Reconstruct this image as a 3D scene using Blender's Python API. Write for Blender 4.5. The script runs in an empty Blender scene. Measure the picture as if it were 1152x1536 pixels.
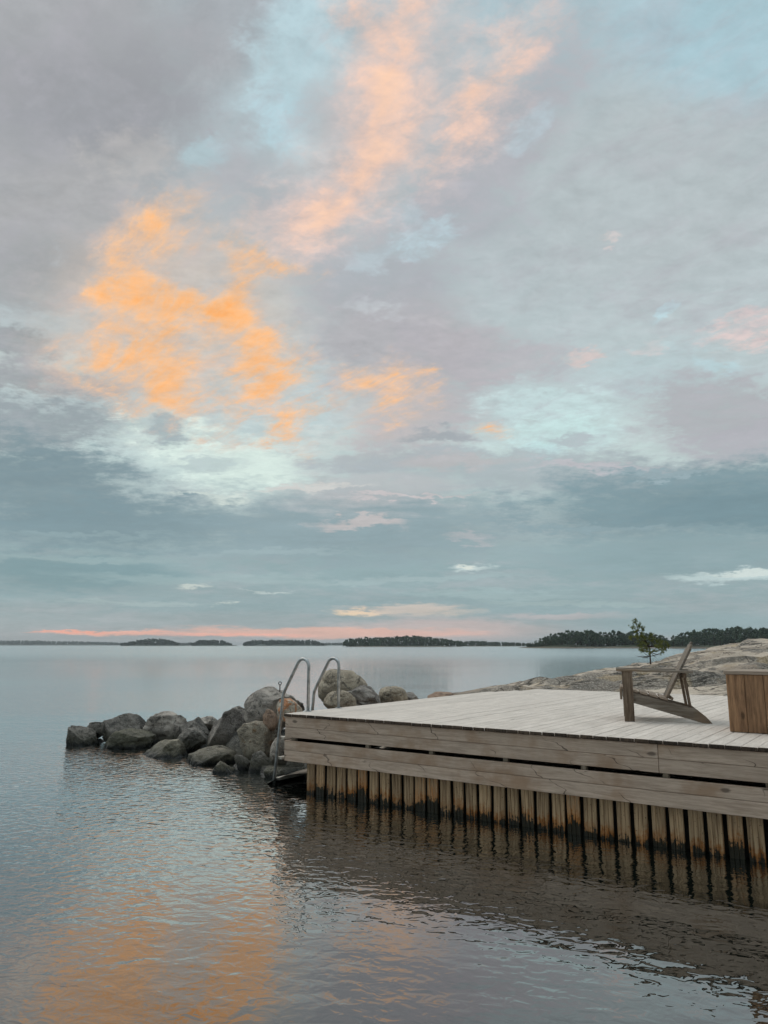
import bpy, bmesh, math, random
import numpy as np
from mathutils import Vector, Matrix, noise as mnoise

random.seed(7)
scene = bpy.context.scene
COL = scene.collection
R = math.radians

SKY = [
    (-0.4859, 0.6466, 0.382, 0.2397, -2.806, (164, 166, 169), 0.95, 'S'),
    (-0.4091, 0.6444, 0.2278, 0.0857, -2.919, (152, 154, 159), 0.75, 'R'),
    (-0.4455, 0.4942, 0.2452, 0.1246, -2.908, (172, 172, 172), 0.8, 'S'),
    (-0.4811, 0.4494, 0.172, 0.0519, -2.929, (155, 158, 159), 0.6, 'R'),
    (-0.2391, 0.564, 0.1224, 0.0676, -3.007, (182, 180, 180), 0.5, 'R'),
    (-0.3692, 0.5931, 0.0975, 0.0422, -2.943, (186, 183, 180), 0.6, 'R'),
    (-0.2492, 0.7304, 0.1079, 0.0759, 0.182, (164, 165, 169), 0.7, 'S'),
    (-0.128, 0.6958, 0.1287, 0.1204, 1.392, (186, 211, 218), 0.9, 'R'),
    (-0.1366, 0.6537, 0.0795, 0.0423, -3.063, (181, 213, 222), 0.7, 'R'),
    (-0.2701, 0.6106, 0.0564, 0.025, -2.996, (176, 203, 210), 0.6, 'R'),
    (-0.0668, 0.6713, 0.0909, 0.0419, -3.105, (165, 174, 180), 0.7, 'R'),
    (-0.1736, 0.5929, 0.1164, 0.0446, -3.053, (172, 176, 180), 0.6, 'R'),
    (0.4888, 0.6844, 0.2339, 0.1033, 2.855, (171, 203, 213), 0.85, 'S'),
    (0.338, 0.5583, 0.3404, 0.1757, 2.955, (184, 194, 196), 0.9, 'S'),
    (0.1736, 0.6403, 0.2127, 0.0758, -2.566, (176, 177, 182), 0.85, 'R'),
    (-0.0155, 0.4736, 0.1647, 0.0825, -3.134, (172, 176, 181), 0.85, 'R'),
    (0.1216, 0.5507, 0.1265, 0.0466, 3.083, (174, 176, 182), 0.6, 'R'),
    (0.2227, 0.648, 0.0597, 0.024, -2.715, (188, 212, 220), 0.55, 'C'),
    (0.0578, 0.5277, 0.0785, 0.0277, -2.881, (190, 216, 224), 0.75, 'C'),
    (0.0335, 0.5576, 0.0434, 0.0202, 3.124, (188, 208, 216), 0.5, 'C'),
    (-0.0156, 0.5063, 0.0585, 0.0242, -3.134, (186, 202, 208), 0.6, 'R'),
    (-0.1333, 0.55, 0.1067, 0.062, -3.067, (214, 194, 184), 0.5, 'R'),
    (0.0301, 0.7585, 0.1476, 0.0741, -2.761, 0, 0.8, 'E'),
    (-0.0036, 0.6913, 0.1197, 0.076, -2.564, 0, 0.7, 'E'),
    (-0.0458, 0.5994, 0.2046, 0.0772, -2.627, 0, 0.85, 'E'),
    (-0.0605, 0.582, 0.1, 0.0386, -2.436, 0, 0.35, 'E'),
    (0.1509, 0.6908, 0.1392, 0.0777, -2.515, 0, 0.72, 'E'),
    (0.2027, 0.7293, 0.1516, 0.0895, -2.678, 0, 0.32, 'E'),
    (0.074, 0.6209, 0.1357, 0.0682, -2.552, 0, 0.4, 'E'),
    (-0.0453, 0.7707, 0.0629, 0.0422, 2.62, 0, 0.6, 'E'),
    (-0.0891, 0.758, 0.0371, 0.0151, -3.093, 0, 0.5, 'E'),
    (-0.1708, 0.52, 0.1484, 0.0642, -2.711, 0, 0.4, 'E'),
    (0.004, 0.6511, 0.232, 0.1786, 3.138, 0, 0.3, 'E'),
    (0.2683, 0.7499, 0.1139, 0.0592, -2.837, 0, 0.25, 'E'),
    (0.0144, 0.7278, 0.0618, 0.017, 3.134, 0, -0.4, 'E'),
    (0.0899, 0.6634, 0.0627, 0.0292, -2.582, 0, -0.5, 'E'),
    (-0.0867, 0.6564, 0.0502, 0.0255, -3.093, 0, -0.3, 'E'),
    (-0.2775, 0.4255, 0.2421, 0.179, -2.972, 0, 0.42, 'O'),
    (-0.3235, 0.3833, 0.1441, 0.0733, -2.888, 0, 0.62, 'O'),
    (-0.2688, 0.4305, 0.0936, 0.0401, 2.946, 0, 0.45, 'O'),
    (-0.3682, 0.4421, 0.0632, 0.0426, -2.724, 0, 0.4, 'O'),
    (-0.2896, 0.324, 0.1362, 0.062, 2.835, 0, 0.55, 'O'),
    (-0.3318, 0.5101, 0.1199, 0.0632, -2.325, 0, 0.5, 'O'),
    (-0.2122, 0.4727, 0.1065, 0.0578, 1.669, 0, 0.5, 'O'),
    (-0.1485, 0.4968, 0.105, 0.0342, 3.019, 0, 0.7, 'O'),
    (-0.163, 0.3589, 0.0927, 0.063, 2.865, 0, 0.9, 'O'),
    (-0.1405, 0.2971, 0.0404, 0.0299, -3.086, 0, 0.6, 'O'),
    (-0.0483, 0.3603, 0.0416, 0.0261, -3.121, 0, 0.5, 'O'),
    (0.0246, 0.3457, 0.0699, 0.0438, 3.132, 0, 0.62, 'O'),
    (0.0774, 0.3518, 0.0339, 0.0227, 3.108, 0, 0.5, 'O'),
    (-0.1075, 0.261, 0.0276, 0.0214, -3.104, 0, 0.45, 'O'),
    (-0.0009, 0.3238, 0.0847, 0.0529, -3.141, 0, 0.25, 'O'),
    (0.157, 0.2973, 0.0402, 0.0176, 3.094, 0, 0.6, 'O'),
    (-0.1632, 0.2891, 0.0401, 0.0193, -3.092, 0, 0.45, 'O'),
    (-0.0714, 0.3275, 0.0843, 0.044, -3.117, 0, 0.2, 'O'),
    (-0.2673, 0.4018, 0.0412, 0.0182, -3.032, 0, -0.45, 'O'),
    (-0.2716, 0.4811, 0.051, 0.0332, -2.985, 0, -0.5, 'O'),
    (-0.1443, 0.4364, 0.0755, 0.055, -3.056, 0, -0.45, 'O'),
    (-0.2251, 0.3677, 0.0399, 0.0186, -3.056, 0, -0.35, 'O'),
    (-0.4323, 0.3405, 0.1345, 0.0479, -2.988, (204, 214, 209), 0.85, 'R'),
    (-0.4892, 0.3709, 0.091, 0.0338, -2.95, (148, 154, 156), 0.95, 'R'),
    (-0.4625, 0.3279, 0.0691, 0.0284, -2.977, (152, 158, 160), 0.95, 'R'),
    (-0.3829, 0.3267, 0.0902, 0.0295, -3.014, (170, 166, 165), 0.9, 'R'),
    (-0.4503, 0.2732, 0.199, 0.0516, -3.013, (146, 156, 160), 0.92, 'R'),
    (-0.216, 0.2536, 0.1832, 0.0634, 2.919, (220, 237, 228), 0.97, 'R'),
    (-0.0894, 0.2828, 0.1112, 0.0355, -3.117, (205, 212, 208), 0.6, 'R'),
    (-0.3005, 0.2847, 0.0377, 0.029, -3.018, (160, 174, 178), 0.95, 'R'),
    (-0.2506, 0.2407, 0.0698, 0.0157, -3.082, (176, 192, 194), 0.7, 'R'),
    (-0.2262, 0.2858, 0.0534, 0.0104, -3.079, (190, 198, 197), 0.6, 'R'),
    (-0.2049, 0.1946, 0.0441, 0.0124, -3.102, (226, 236, 226), 0.85, 'R'),
    (0.0506, 0.3058, 0.1638, 0.0714, -2.812, (184, 180, 182), 0.85, 'R'),
    (0.0783, 0.2849, 0.0743, 0.0142, 3.12, (158, 166, 171), 0.8, 'R'),
    (0.0037, 0.2481, 0.1484, 0.0269, 3.141, (178, 182, 184), 0.8, 'R'),
    (0.0134, 0.3978, 0.2194, 0.0944, 3.136, (180, 177, 180), 0.85, 'S'),
    (0.1363, 0.386, 0.1779, 0.0513, 3.092, (182, 178, 182), 0.75, 'R'),
    (-0.0154, 0.4403, 0.0674, 0.0219, -3.135, (196, 203, 206), 0.6, 'C'),
    (0.0614, 0.4312, 0.0574, 0.0169, 3.117, (192, 190, 192), 0.5, 'C'),
    (0.2303, 0.3202, 0.1304, 0.0343, 2.979, (199, 222, 222), 0.85, 'R'),
    (0.2375, 0.2807, 0.1035, 0.0452, -3.136, (200, 228, 226), 0.88, 'R'),
    (0.2143, 0.2559, 0.0409, 0.0228, 3.082, (200, 232, 232), 0.9, 'R'),
    (0.3827, 0.3472, 0.1565, 0.0407, 3.009, (186, 205, 208), 0.7, 'R'),
    (0.3897, 0.4143, 0.0267, 0.0114, -2.891, (190, 220, 227), 0.7, 'C'),
    (0.4508, 0.3457, 0.0468, 0.0158, 2.979, (188, 216, 222), 0.6, 'R'),
    (0.4542, 0.2929, 0.1591, 0.0576, 2.96, (175, 176, 180), 0.92, 'R'),
    (0.4769, 0.2476, 0.1149, 0.0441, 3.096, (177, 177, 183), 0.9, 'R'),
    (0.2503, 0.2712, 0.0527, 0.0156, 3.074, (176, 184, 189), 0.8, 'R'),
    (0.485, 0.383, 0.0772, 0.0282, -3.064, (228, 206, 201), 0.85, 'C'),
    (0.2691, 0.3858, 0.0351, 0.0118, -2.988, (224, 203, 196), 0.75, 'C'),
    (0.3615, 0.3713, 0.0383, 0.0148, -3.07, (214, 203, 201), 0.6, 'C'),
    (0.3096, 0.5047, 0.0219, 0.0095, -3.037, (218, 207, 203), 0.7, 'C'),
    (-0.2864, 0.4245, 0.2497, 0.1625, -2.992, (212, 194, 178), 0.6, 'S'),
    (-0.0162, 0.6547, 0.2674, 0.1326, -2.36, (208, 197, 193), 0.55, 'S'),
    (0.0132, 0.3282, 0.1318, 0.0617, 3.137, (206, 192, 186), 0.4, 'S'),
    (-0.5385, 0.7075, 0.0121, 0.0058, -2.811, (0, 0, 0), 0, 'M'),
    (0.2219, 0.2247, 0.4228, 0.0439, 3.093, (168, 178, 182), 0.85, 'R'),
    (-0.4484, 0.202, 0.2049, 0.0774, 3.066, (124, 145, 151), 0.95, 'R'),
    (-0.4458, 0.2165, 0.1212, 0.0293, -3.04, (118, 139, 146), 0.5, 'R'),
    (-0.3552, 0.1547, 0.2511, 0.0525, -3.054, (124, 147, 154), 0.9, 'R'),
    (-0.0465, 0.1534, 0.3185, 0.0675, -3.117, (139, 160, 166), 0.85, 'R'),
    (0.395, 0.1775, 0.2789, 0.0709, 3.138, (124, 149, 156), 0.95, 'R'),
    (0.448, 0.1672, 0.1495, 0.0293, 3.063, (117, 143, 151), 0.7, 'R'),
    (0.3904, 0.1109, 0.2486, 0.0416, 3.127, (138, 162, 167), 0.75, 'R'),
    (-0.3981, 0.0878, 0.1812, 0.038, -3.118, (124, 152, 158), 0.9, 'R'),
    (-0.0147, 0.1986, 0.1746, 0.0396, -3.139, (186, 187, 188), 0.65, 'T'),
    (0.096, 0.2381, 0.1101, 0.0197, 3.119, (192, 186, 186), 0.6, 'T'),
    (-0.0328, 0.158, 0.0821, 0.0108, -3.137, (200, 192, 190), 0.8, 'T'),
    (0.1125, 0.1482, 0.054, 0.0107, 3.125, (192, 188, 190), 0.5, 'T'),
    (-0.4148, 0.1077, 0.1671, 0.0074, -3.095, (152, 174, 176), 0.7, 'T'),
    (-0.2437, 0.0837, 0.2546, 0.0104, -3.121, (156, 178, 180), 0.6, 'T'),
    (0.0081, 0.052, 0.6188, 0.0231, -3.137, (141, 165, 170), 0.6, 'T'),
    (0.1169, 0.099, 0.0445, 0.008, 3.13, (206, 220, 218), 0.85, 'T'),
    (0.1116, 0.1008, 0.0232, 0.0036, 3.131, (226, 230, 220), 0.8, 'T'),
    (0.1417, 0.0633, 0.1759, 0.0088, 3.133, (162, 184, 186), 0.6, 'T'),
    (0.4342, 0.0848, 0.1115, 0.0098, 3.103, (194, 212, 212), 0.85, 'T'),
    (0.4565, 0.0871, 0.0655, 0.004, 3.099, (214, 224, 219), 0.7, 'T'),
    (-0.1064, 0.2065, 0.1093, 0.0072, -3.12, (206, 206, 202), 0.95, 'T'),
    (0.0404, 0.1895, 0.1283, 0.0063, 3.134, (200, 194, 194), 0.95, 'T'),
    (0.2744, 0.2305, 0.1376, 0.0087, 3.079, (190, 190, 194), 0.95, 'T'),
    (0.3739, 0.219, 0.0966, 0.0067, 3.059, (150, 170, 176), 0.95, 'T'),
    (-0.2489, 0.2015, 0.0606, 0.0061, -3.092, (200, 212, 206), 0.95, 'T'),
    (-0.3623, 0.1395, 0.1596, 0.0067, -3.089, (140, 162, 167), 0.95, 'T'),
    (-0.1405, 0.1209, 0.1778, 0.0062, -3.125, (152, 172, 176), 0.95, 'T'),
    (0.2875, 0.1517, 0.2016, 0.0069, 3.097, (142, 164, 170), 0.95, 'T'),
    (0.0396, 0.0862, 0.2339, 0.0063, 3.138, (158, 178, 181), 0.95, 'T'),
    (0.2492, 0.0534, 0.202, 0.0052, 3.128, (156, 176, 178), 0.9, 'T'),
    (-0.325, 0.0522, 0.1288, 0.0034, -3.124, (160, 178, 180), 0.95, 'T'),
    (0.2484, 0.0362, 0.1175, 0.006, 3.133, (176, 176, 178), 0.95, 'T'),
    (-0.2518, 0.074, 0.0371, 0.0043, -3.123, (206, 214, 206), 0.7, 'T'),
    (-0.2126, 0.053, 0.0257, 0.0026, -3.13, (200, 210, 203), 0.8, 'T'),
    (-0.1568, 0.0684, 0.0526, 0.0026, -3.131, (188, 202, 200), 0.8, 'T'),
    (-0.0277, 0.0426, 0.0491, 0.0062, -3.14, (242, 216, 182), 0.95, 'T'),
    (0.0304, 0.0435, 0.1161, 0.0115, 3.14, (212, 196, 184), 0.7, 'T'),
    (0.0658, 0.0197, 0.2039, 0.0211, 3.14, (194, 181, 179), 0.85, 'S'),
    (-0.3388, 0.0153, 0.1187, 0.0041, -3.136, (240, 182, 164), 0.85, 'T'),
    (-0.3855, 0.0158, 0.0611, 0.002, -3.135, (246, 172, 150), 0.7, 'T'),
    (-0.094, 0.0161, 0.291, 0.0096, -3.14, (224, 180, 165), 0.8, 'T'),
    (-0.2154, 0.0133, 0.1443, 0.0034, -3.139, (238, 180, 164), 0.8, 'T'),
    (0.377, 0.0265, 0.2005, 0.0246, 3.132, (142, 166, 171), 0.8, 'S'),
]
RAMP = [(0.9672, (178, 196, 205)), (0.7835, (174, 198, 206)), (0.6512, (180, 195, 200)), (0.4982, (184, 194, 197)), (0.3282, (194, 210, 211)), (0.2392, (203, 222, 219)), (0.1671, (165, 182, 184)), (0.0952, (146, 170, 174)), (0.0418, (150, 168, 172)), (0.0004, (160, 166, 169))]
BOULDERS = [
    ('boulder', -5.545, 14.2, 0.017, 0.58, 0.493, 0.634, 'dark', 1, 'low dark wedge boulder at the outermost left tip of the breakwater', 'boulders of the breakwater'),
    ('boulder', -5.443, 14.6, 0.184, 0.47, 0.4, 0.364, 'dark', 2, 'small dark boulder peeking out between the tip wedge and the big dark boulder', 'boulders of the breakwater'),
    ('boulder', -4.848, 14.4, 0.14, 0.977, 0.831, 0.783, 'dark', 3, 'big dark angular boulder with a rounded hump near the tip of the breakwater', 'boulders of the breakwater'),
    ('boulder', -4.597, 13.9, -0.003, 0.917, 0.779, 0.595, 'wet', 4, 'flat wet greenish slab boulder at the waterline under the big dark hump', 'boulders of the breakwater'),
    ('boulder', -4.04, 14.5, 0.193, 0.858, 0.73, 0.757, 'pale', 5, 'broad flat-topped pale grey boulder behind the round brown waterline boulder', 'boulders of the breakwater'),
    ('boulder', -3.671, 12.7, -0.05, 0.923, 0.785, 0.651, 'brown', 6, 'smooth rounded olive brown boulder at the waterline, widest on the left half', 'boulders of the breakwater'),
    ('boulder', -3.449, 13.9, 0.304, 0.557, 0.473, 0.426, 'dark', 7, 'dark wedge boulder squeezed between the flat-topped pale one and the tall angular one', 'boulders of the breakwater'),
    ('boulder', -3.425, 14.5, 0.342, 0.531, 0.451, 0.264, 'pale', 8, 'flat pale boulder top showing just behind the dark wedge boulder', 'boulders of the breakwater'),
    ('boulder', -3.309, 13.3, 0.164, 0.52, 0.442, 0.481, 'dark', 9, 'small pointed dark grey boulder above the low olive slab boulder', 'boulders of the breakwater'),
    ('boulder', -2.611, 13.1, 0.304, 0.821, 0.698, 0.907, 'grey', 10, 'tall angular grey boulder with a slanting flat front face', 'boulders of the breakwater'),
    ('boulder', -2.683, 14.0, 0.517, 0.379, 0.322, 0.384, 'pale', 11, 'small pale boulder top rising behind the tall angular grey boulder', 'boulders of the breakwater'),
    ('boulder', -2.739, 12.1, -0.074, 0.962, 0.818, 0.621, 'brown', 12, 'long low olive grey slab boulder at the waterline below the tall angular one', 'boulders of the breakwater'),
    ('boulder', -2.253, 11.1, -0.09, 0.411, 0.35, 0.488, 'brown', 13, 'small low olive boulder at the waterline in front of the long slab boulder', 'boulders of the breakwater'),
    ('boulder', -1.953, 11.9, 0.289, 0.661, 0.562, 0.725, 'rust', 14, 'round rust-flecked brown boulder just left of the ladder', 'boulders of the breakwater'),
    ('boulder', -1.834, 12.7, 0.735, 1.0, 0.85, 0.757, 'pale', 15, 'largest smooth pale grey boulder with a steel ring bolt on its top', 'boulders of the breakwater'),
    ('boulder', -2.067, 11.4, 0.067, 0.276, 0.234, 0.293, 'grey', 16, 'small grey boulder between the long slab and the dark cracked boulder', 'boulders of the breakwater'),
    ('boulder', -1.785, 11.3, -0.028, 0.468, 0.398, 0.605, 'dark', 17, 'dark cracked boulder at the waterline under the rust-flecked one', 'boulders of the breakwater'),
    ('boulder', -1.504, 10.75, -0.096, 0.342, 0.291, 0.462, 'wet', 18, 'small green-stained boulder in the water beside the ladder foot', 'boulders of the breakwater'),
    ('boulder', -1.537, 11.3, 0.256, 0.294, 0.25, 0.47, 'pale', 19, 'pale grey boulder seen behind the ladder rail at mid height', 'boulders of the breakwater'),
    ('boulder', -1.323, 11.2, -0.078, 0.328, 0.279, 0.472, 'grey', 20, 'grey boulder in the shade behind the ladder steps', 'boulders of the breakwater'),
    ('boulder', -1.398, 11.3, 0.851, 0.425, 0.361, 0.349, 'orange', 21, 'whitish boulder with an orange patch between the ladder and the deck corner', 'boulders of the breakwater'),
    ('boulder', -1.75, 11.8, 0.662, 0.247, 0.21, 0.336, 'red', 22, 'small reddish boulder beside the whitish orange-patched one', 'boulders of the breakwater'),
    ('boulder', -0.647, 12.6, 0.968, 0.896, 0.762, 0.888, 'tan', 23, 'tall domed tan boulder rising behind the right ladder handrail', 'boulders of the breakwater'),
    ('boulder', -0.369, 12.2, 0.923, 0.716, 0.609, 0.477, 'grey', 24, 'dark veined grey boulder in front of the tall domed tan one', 'boulders of the breakwater'),
    ('boulder', -0.665, 11.5, 0.925, 0.504, 0.428, 0.41, 'tan', 25, 'pale tan rounded boulder beside the foot of the right handrail', 'boulders of the breakwater'),
    ('boulder', 0.155, 13.1, 0.9, 0.517, 0.439, 0.407, 'tan', 26, 'pinkish tan boulder at the right end of the row behind the deck', 'boulders of the breakwater'),
    ('boulder', 0.468, 13.7, 0.856, 0.312, 0.265, 0.221, 'grey', 27, 'tiny pointed grey boulder just right of the pinkish tan one', 'boulders of the breakwater'),
    ('boulder', 1.145, 14.6, 0.781, 0.729, 0.62, 0.286, 'red', 28, 'low flat reddish rock at the far left corner of the deck', 'boulders of the breakwater'),
]
RIDGE = [(1.499, 15.0, 0.823), (2.332, 16.2, 0.827), (3.446, 17.5, 0.899), (4.582, 19.0, 0.952), (5.855, 20.5, 1.062), (7.442, 21.5, 1.23), (8.633, 22.5, 1.359), (10.073, 23.5, 1.564), (11.384, 24.5, 1.725), (13.045, 25.5, 1.945), (16.19, 27.0, 2.214), (21.293, 29.0, 2.499)]


# ------------------------------------------------------------------ helpers
def lin(c, a=True):
    o = []
    for v in c:
        v = v / 255.0
        o.append(v / 12.92 if v <= 0.04045 else ((v + 0.055) / 1.055) ** 2.4)
    return tuple(o) + ((1.0,) if a else ())


class NT:
    """small wrapper for writing node trees as expressions"""
    def __init__(self, tree):
        self.t = tree

    def n(self, kind, ins=None, **props):
        nd = self.t.nodes.new(kind)
        for k, v in props.items():
            setattr(nd, k, v)
        for k, v in (ins or {}).items():
            sk = nd.inputs[k]
            if isinstance(v, bpy.types.NodeSocket):
                self.t.links.new(v, sk)
            elif v is not None:
                sk.default_value = v
        return nd

    def math(self, op, a, b=None, c=None, clamp=False):
        nd = self.n('ShaderNodeMath', {0: a, 1: b, 2: c}, operation=op)
        nd.use_clamp = clamp
        return nd.outputs[0]

    def vmath(self, op, a, b=None, c=None):
        nd = self.n('ShaderNodeVectorMath', {0: a, 1: b}, operation=op)
        if c is not None:
            nd.inputs[2].default_value = c
        return nd.outputs['Value'] if op in ('DOT_PRODUCT', 'LENGTH', 'DISTANCE') else nd.outputs[0]

    def scale(self, v, s):
        return self.n('ShaderNodeVectorMath', {0: v, 3: s}, operation='SCALE').outputs[0]

    def noise(self, vec, scale, detail=3.0, rough=0.55, dist=0.0, out=0, dims='3D', w=None):
        nd = self.n('ShaderNodeTexNoise', {'Scale': scale, 'Detail': detail, 'Roughness': rough, 'Distortion': dist}, noise_dimensions=dims)
        if vec is not None:
            self.t.links.new(vec, nd.inputs['Vector'])
        return nd.outputs[out]

    def mapr(self, v, a, b, c=0.0, d=1.0, kind='SMOOTHSTEP'):
        return self.n('ShaderNodeMapRange', {'Value': v, 'From Min': a, 'From Max': b, 'To Min': c, 'To Max': d}, interpolation_type=kind).outputs[0]

    def mix(self, f, a, b, mode='MIX'):
        nd = self.n('ShaderNodeMix', None, data_type='RGBA', blend_type=mode)
        for sk, v in ((nd.inputs[0], f), (nd.inputs[6], a), (nd.inputs[7], b)):
            if isinstance(v, bpy.types.NodeSocket):
                self.t.links.new(v, sk)
            else:
                sk.default_value = v
        return nd.outputs[2]

    def comb(self, x, y, z):
        return self.n('ShaderNodeCombineXYZ', {0: x, 1: y, 2: z}).outputs[0]

    def sep(self, v):
        return self.n('ShaderNodeSeparateXYZ', {0: v}).outputs

    def ramp(self, f, stops, interp='LINEAR'):
        nd = self.n('ShaderNodeValToRGB', {0: f})
        cr = nd.color_ramp
        cr.interpolation = interp
        while len(cr.elements) < len(stops):
            cr.elements.new(0.5)
        for e, (p, c) in zip(cr.elements, stops):
            e.position = p
            e.color = c
        return nd.outputs[0]


def new_mat(name):
    m = bpy.data.materials.new(name)
    m.use_nodes = True
    m.node_tree.nodes.clear()
    nt = NT(m.node_tree)
    out = nt.n('ShaderNodeOutputMaterial')
    return m, nt, out


def principled(nt, out, color, rough=0.8, normal=None, metallic=0.0, spec=0.3):
    b = nt.n('ShaderNodeBsdfPrincipled', {'Base Color': color, 'Roughness': rough, 'Metallic': metallic, 'Specular IOR Level': spec})
    if normal is not None:
        nt.t.links.new(normal, b.inputs['Normal'])
    nt.t.links.new(b.outputs[0], out.inputs[0])
    return b


def rnd_offset(nt):
    """object coordinates shifted by a random amount for each object"""
    tc = nt.n('ShaderNodeTexCoord')
    oi = nt.n('ShaderNodeObjectInfo')
    r = oi.outputs['Random']
    off = nt.comb(nt.math('MULTIPLY', r, 37.0), nt.math('MULTIPLY', r, 91.0), nt.math('MULTIPLY', r, 53.0))
    return nt.vmath('ADD', tc.outputs['Object'], off), r, tc.outputs['Object']


# ------------------------------------------------------------------ materials
def wood(name, c_light, c_dark, c_knot, axis='X', grain=0.6, var=0.25, knots=0.6, warm=None, rough=0.85, bump=0.35, cracks=0.0):
    m, nt, out = new_mat(name)
    P, r, raw = rnd_offset(nt)
    sc = {'X': (1.0, 16.0, 16.0), 'Y': (16.0, 1.0, 16.0), 'Z': (16.0, 16.0, 1.0)}[axis]
    warp = nt.noise(P, 2.2, 2.0, out=1)
    Pw = nt.vmath('ADD', P, nt.scale(nt.vmath('SUBTRACT', warp, (0.5, 0.5, 0.5)), 0.05))
    G = nt.vmath('MULTIPLY', Pw, sc)
    g1 = nt.noise(G, 2.4, 5.0, 0.62)
    g2 = nt.noise(G, 9.0, 3.0, 0.6)
    blot = nt.noise(P, 1.7, 4.0, 0.6)
    f = nt.math('ADD', nt.math('MULTIPLY', g1, 0.7), nt.math('MULTIPLY', g2, 0.3))
    f = nt.mapr(f, 0.5 - 0.28 / max(grain, 0.1) * 0.5, 0.5 + 0.28 / max(grain, 0.1) * 0.5)
    col = nt.mix(f, c_dark, c_light)
    if warm is not None:
        col = nt.mix(nt.math('MULTIPLY', nt.mapr(blot, 0.47, 0.68), 0.75), col, warm)
    # knots: sparse dark ovals
    kv = {'X': (0.45, 1.0, 1.0), 'Y': (1.0, 0.45, 1.0), 'Z': (1.0, 1.0, 0.45)}[axis]
    vor = nt.n('ShaderNodeTexVoronoi', {'Vector': nt.vmath('MULTIPLY', Pw, kv), 'Scale': 4.2, 'Randomness': 1.0})
    k = nt.mapr(nt.math('ADD', vor.outputs['Distance'], nt.math('MULTIPLY', nt.math('SUBTRACT', g2, 0.5), 0.06)), 0.05, 0.11, 1.0, 0.0)
    col = nt.mix(nt.math('MULTIPLY', k, knots), col, c_knot)
    if cracks > 0:
        # feathered dark branches running obliquely out of the knots
        wv = nt.noise(nt.vmath('MULTIPLY', P, (1.6, 4.0, 4.0)), 1.0, 3.0, 0.6)
        sx, sy, sz = nt.sep(P)
        diag = nt.math('ADD', nt.math('MULTIPLY', sx, 1.7), nt.math('ADD', nt.math('MULTIPLY', sz, 1.9), nt.math('MULTIPLY', wv, 1.9)))
        tri = nt.math('PINGPONG', diag, 0.62)
        line = nt.mapr(tri, 0.004, 0.03, 1.0, 0.0)
        msk = nt.mapr(nt.noise(P, 2.9, 2.0), 0.46, 0.56)
        col = nt.mix(nt.math('MULTIPLY', nt.math('MULTIPLY', line, msk), cracks), col, c_knot)
    v = nt.math('ADD', 1.0 - var * 0.5, nt.math('MULTIPLY', r, var))
    col = nt.mix(1.0, col, nt.comb(v, v, v), 'MULTIPLY')
    bl = nt.math('ADD', 0.80, nt.math('MULTIPLY', blot, 0.4))
    col = nt.mix(1.0, col, nt.comb(bl, bl, bl), 'MULTIPLY')
    bp = nt.n('ShaderNodeBump', {'Strength': bump, 'Distance': 0.004, 'Height': f})
    principled(nt, out, col, rough, bp.outputs[0])
    return m


def pile_mat():
    m, nt, out = new_mat('pile_stained')
    P, r, raw = rnd_offset(nt)
    geo = nt.n('ShaderNodeNewGeometry')
    z = nt.sep(geo.outputs['Position'])[2]
    G = nt.vmath('MULTIPLY', P, (22.0, 22.0, 1.4))
    g1 = nt.noise(G, 2.0, 4.0, 0.6)
    big = nt.noise(P, 3.0, 3.0, 0.6)
    pit = nt.noise(P, 60.0, 2.0, 0.6)
    base = nt.mix(nt.mapr(g1, 0.30, 0.66), lin((140, 114, 87)), lin((196, 164, 128)))
    base = nt.mix(nt.mapr(pit, 0.66, 0.72), base, lin((60, 48, 36)))
    # tide marks: rust, then algae, with ragged upper edges
    zr = nt.math('ADD', z, nt.math('MULTIPLY', nt.math('SUBTRACT', g1, 0.5), 0.30))
    zr = nt.math('ADD', zr, nt.math('MULTIPLY', nt.math('SUBTRACT', nt.noise(P, 26.0, 4.0, 0.65), 0.5), 0.22))
    zr = nt.math('SUBTRACT', zr, nt.math('MULTIPLY', nt.math('POWER', r, 3.0), 0.09))
    zr = nt.math('ADD', zr, nt.math('MULTIPLY', nt.math('SUBTRACT', nt.math('FRACT', nt.math('MULTIPLY', r, 7.3)), 0.5), 0.04))
    rust = nt.mapr(zr, 0.05, 0.17, 1.0, 0.0)
    rust = nt.math('MULTIPLY', rust, nt.mapr(big, 0.35, 0.62, 0.35, 0.95))
    rust = nt.math('MAXIMUM', rust, nt.math('MULTIPLY', nt.mapr(r, 0.82, 0.95), nt.mapr(g1, 0.45, 0.62, 0.0, 0.8)))
    col = nt.mix(rust, base, nt.mix(g1, lin((96, 52, 22)), lin((190, 118, 48))))
    alg = nt.mapr(zr, 0.03, 0.06, 1.0, 0.0)
    col = nt.mix(alg, col, nt.mix(pit, lin((16, 15, 11)), lin((52, 45, 28))))
    v = nt.math('ADD', 0.76, nt.math('MULTIPLY', r, 0.36))
    col = nt.mix(1.0, col, nt.comb(v, v, v), 'MULTIPLY')
    bp = nt.n('ShaderNodeBump', {'Strength': 0.5, 'Distance': 0.006, 'Height': g1})
    principled(nt, out, col, nt.math('SUBTRACT', 0.85, nt.math('MULTIPLY', alg, 0.5)), bp.outputs[0])
    return m


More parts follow.
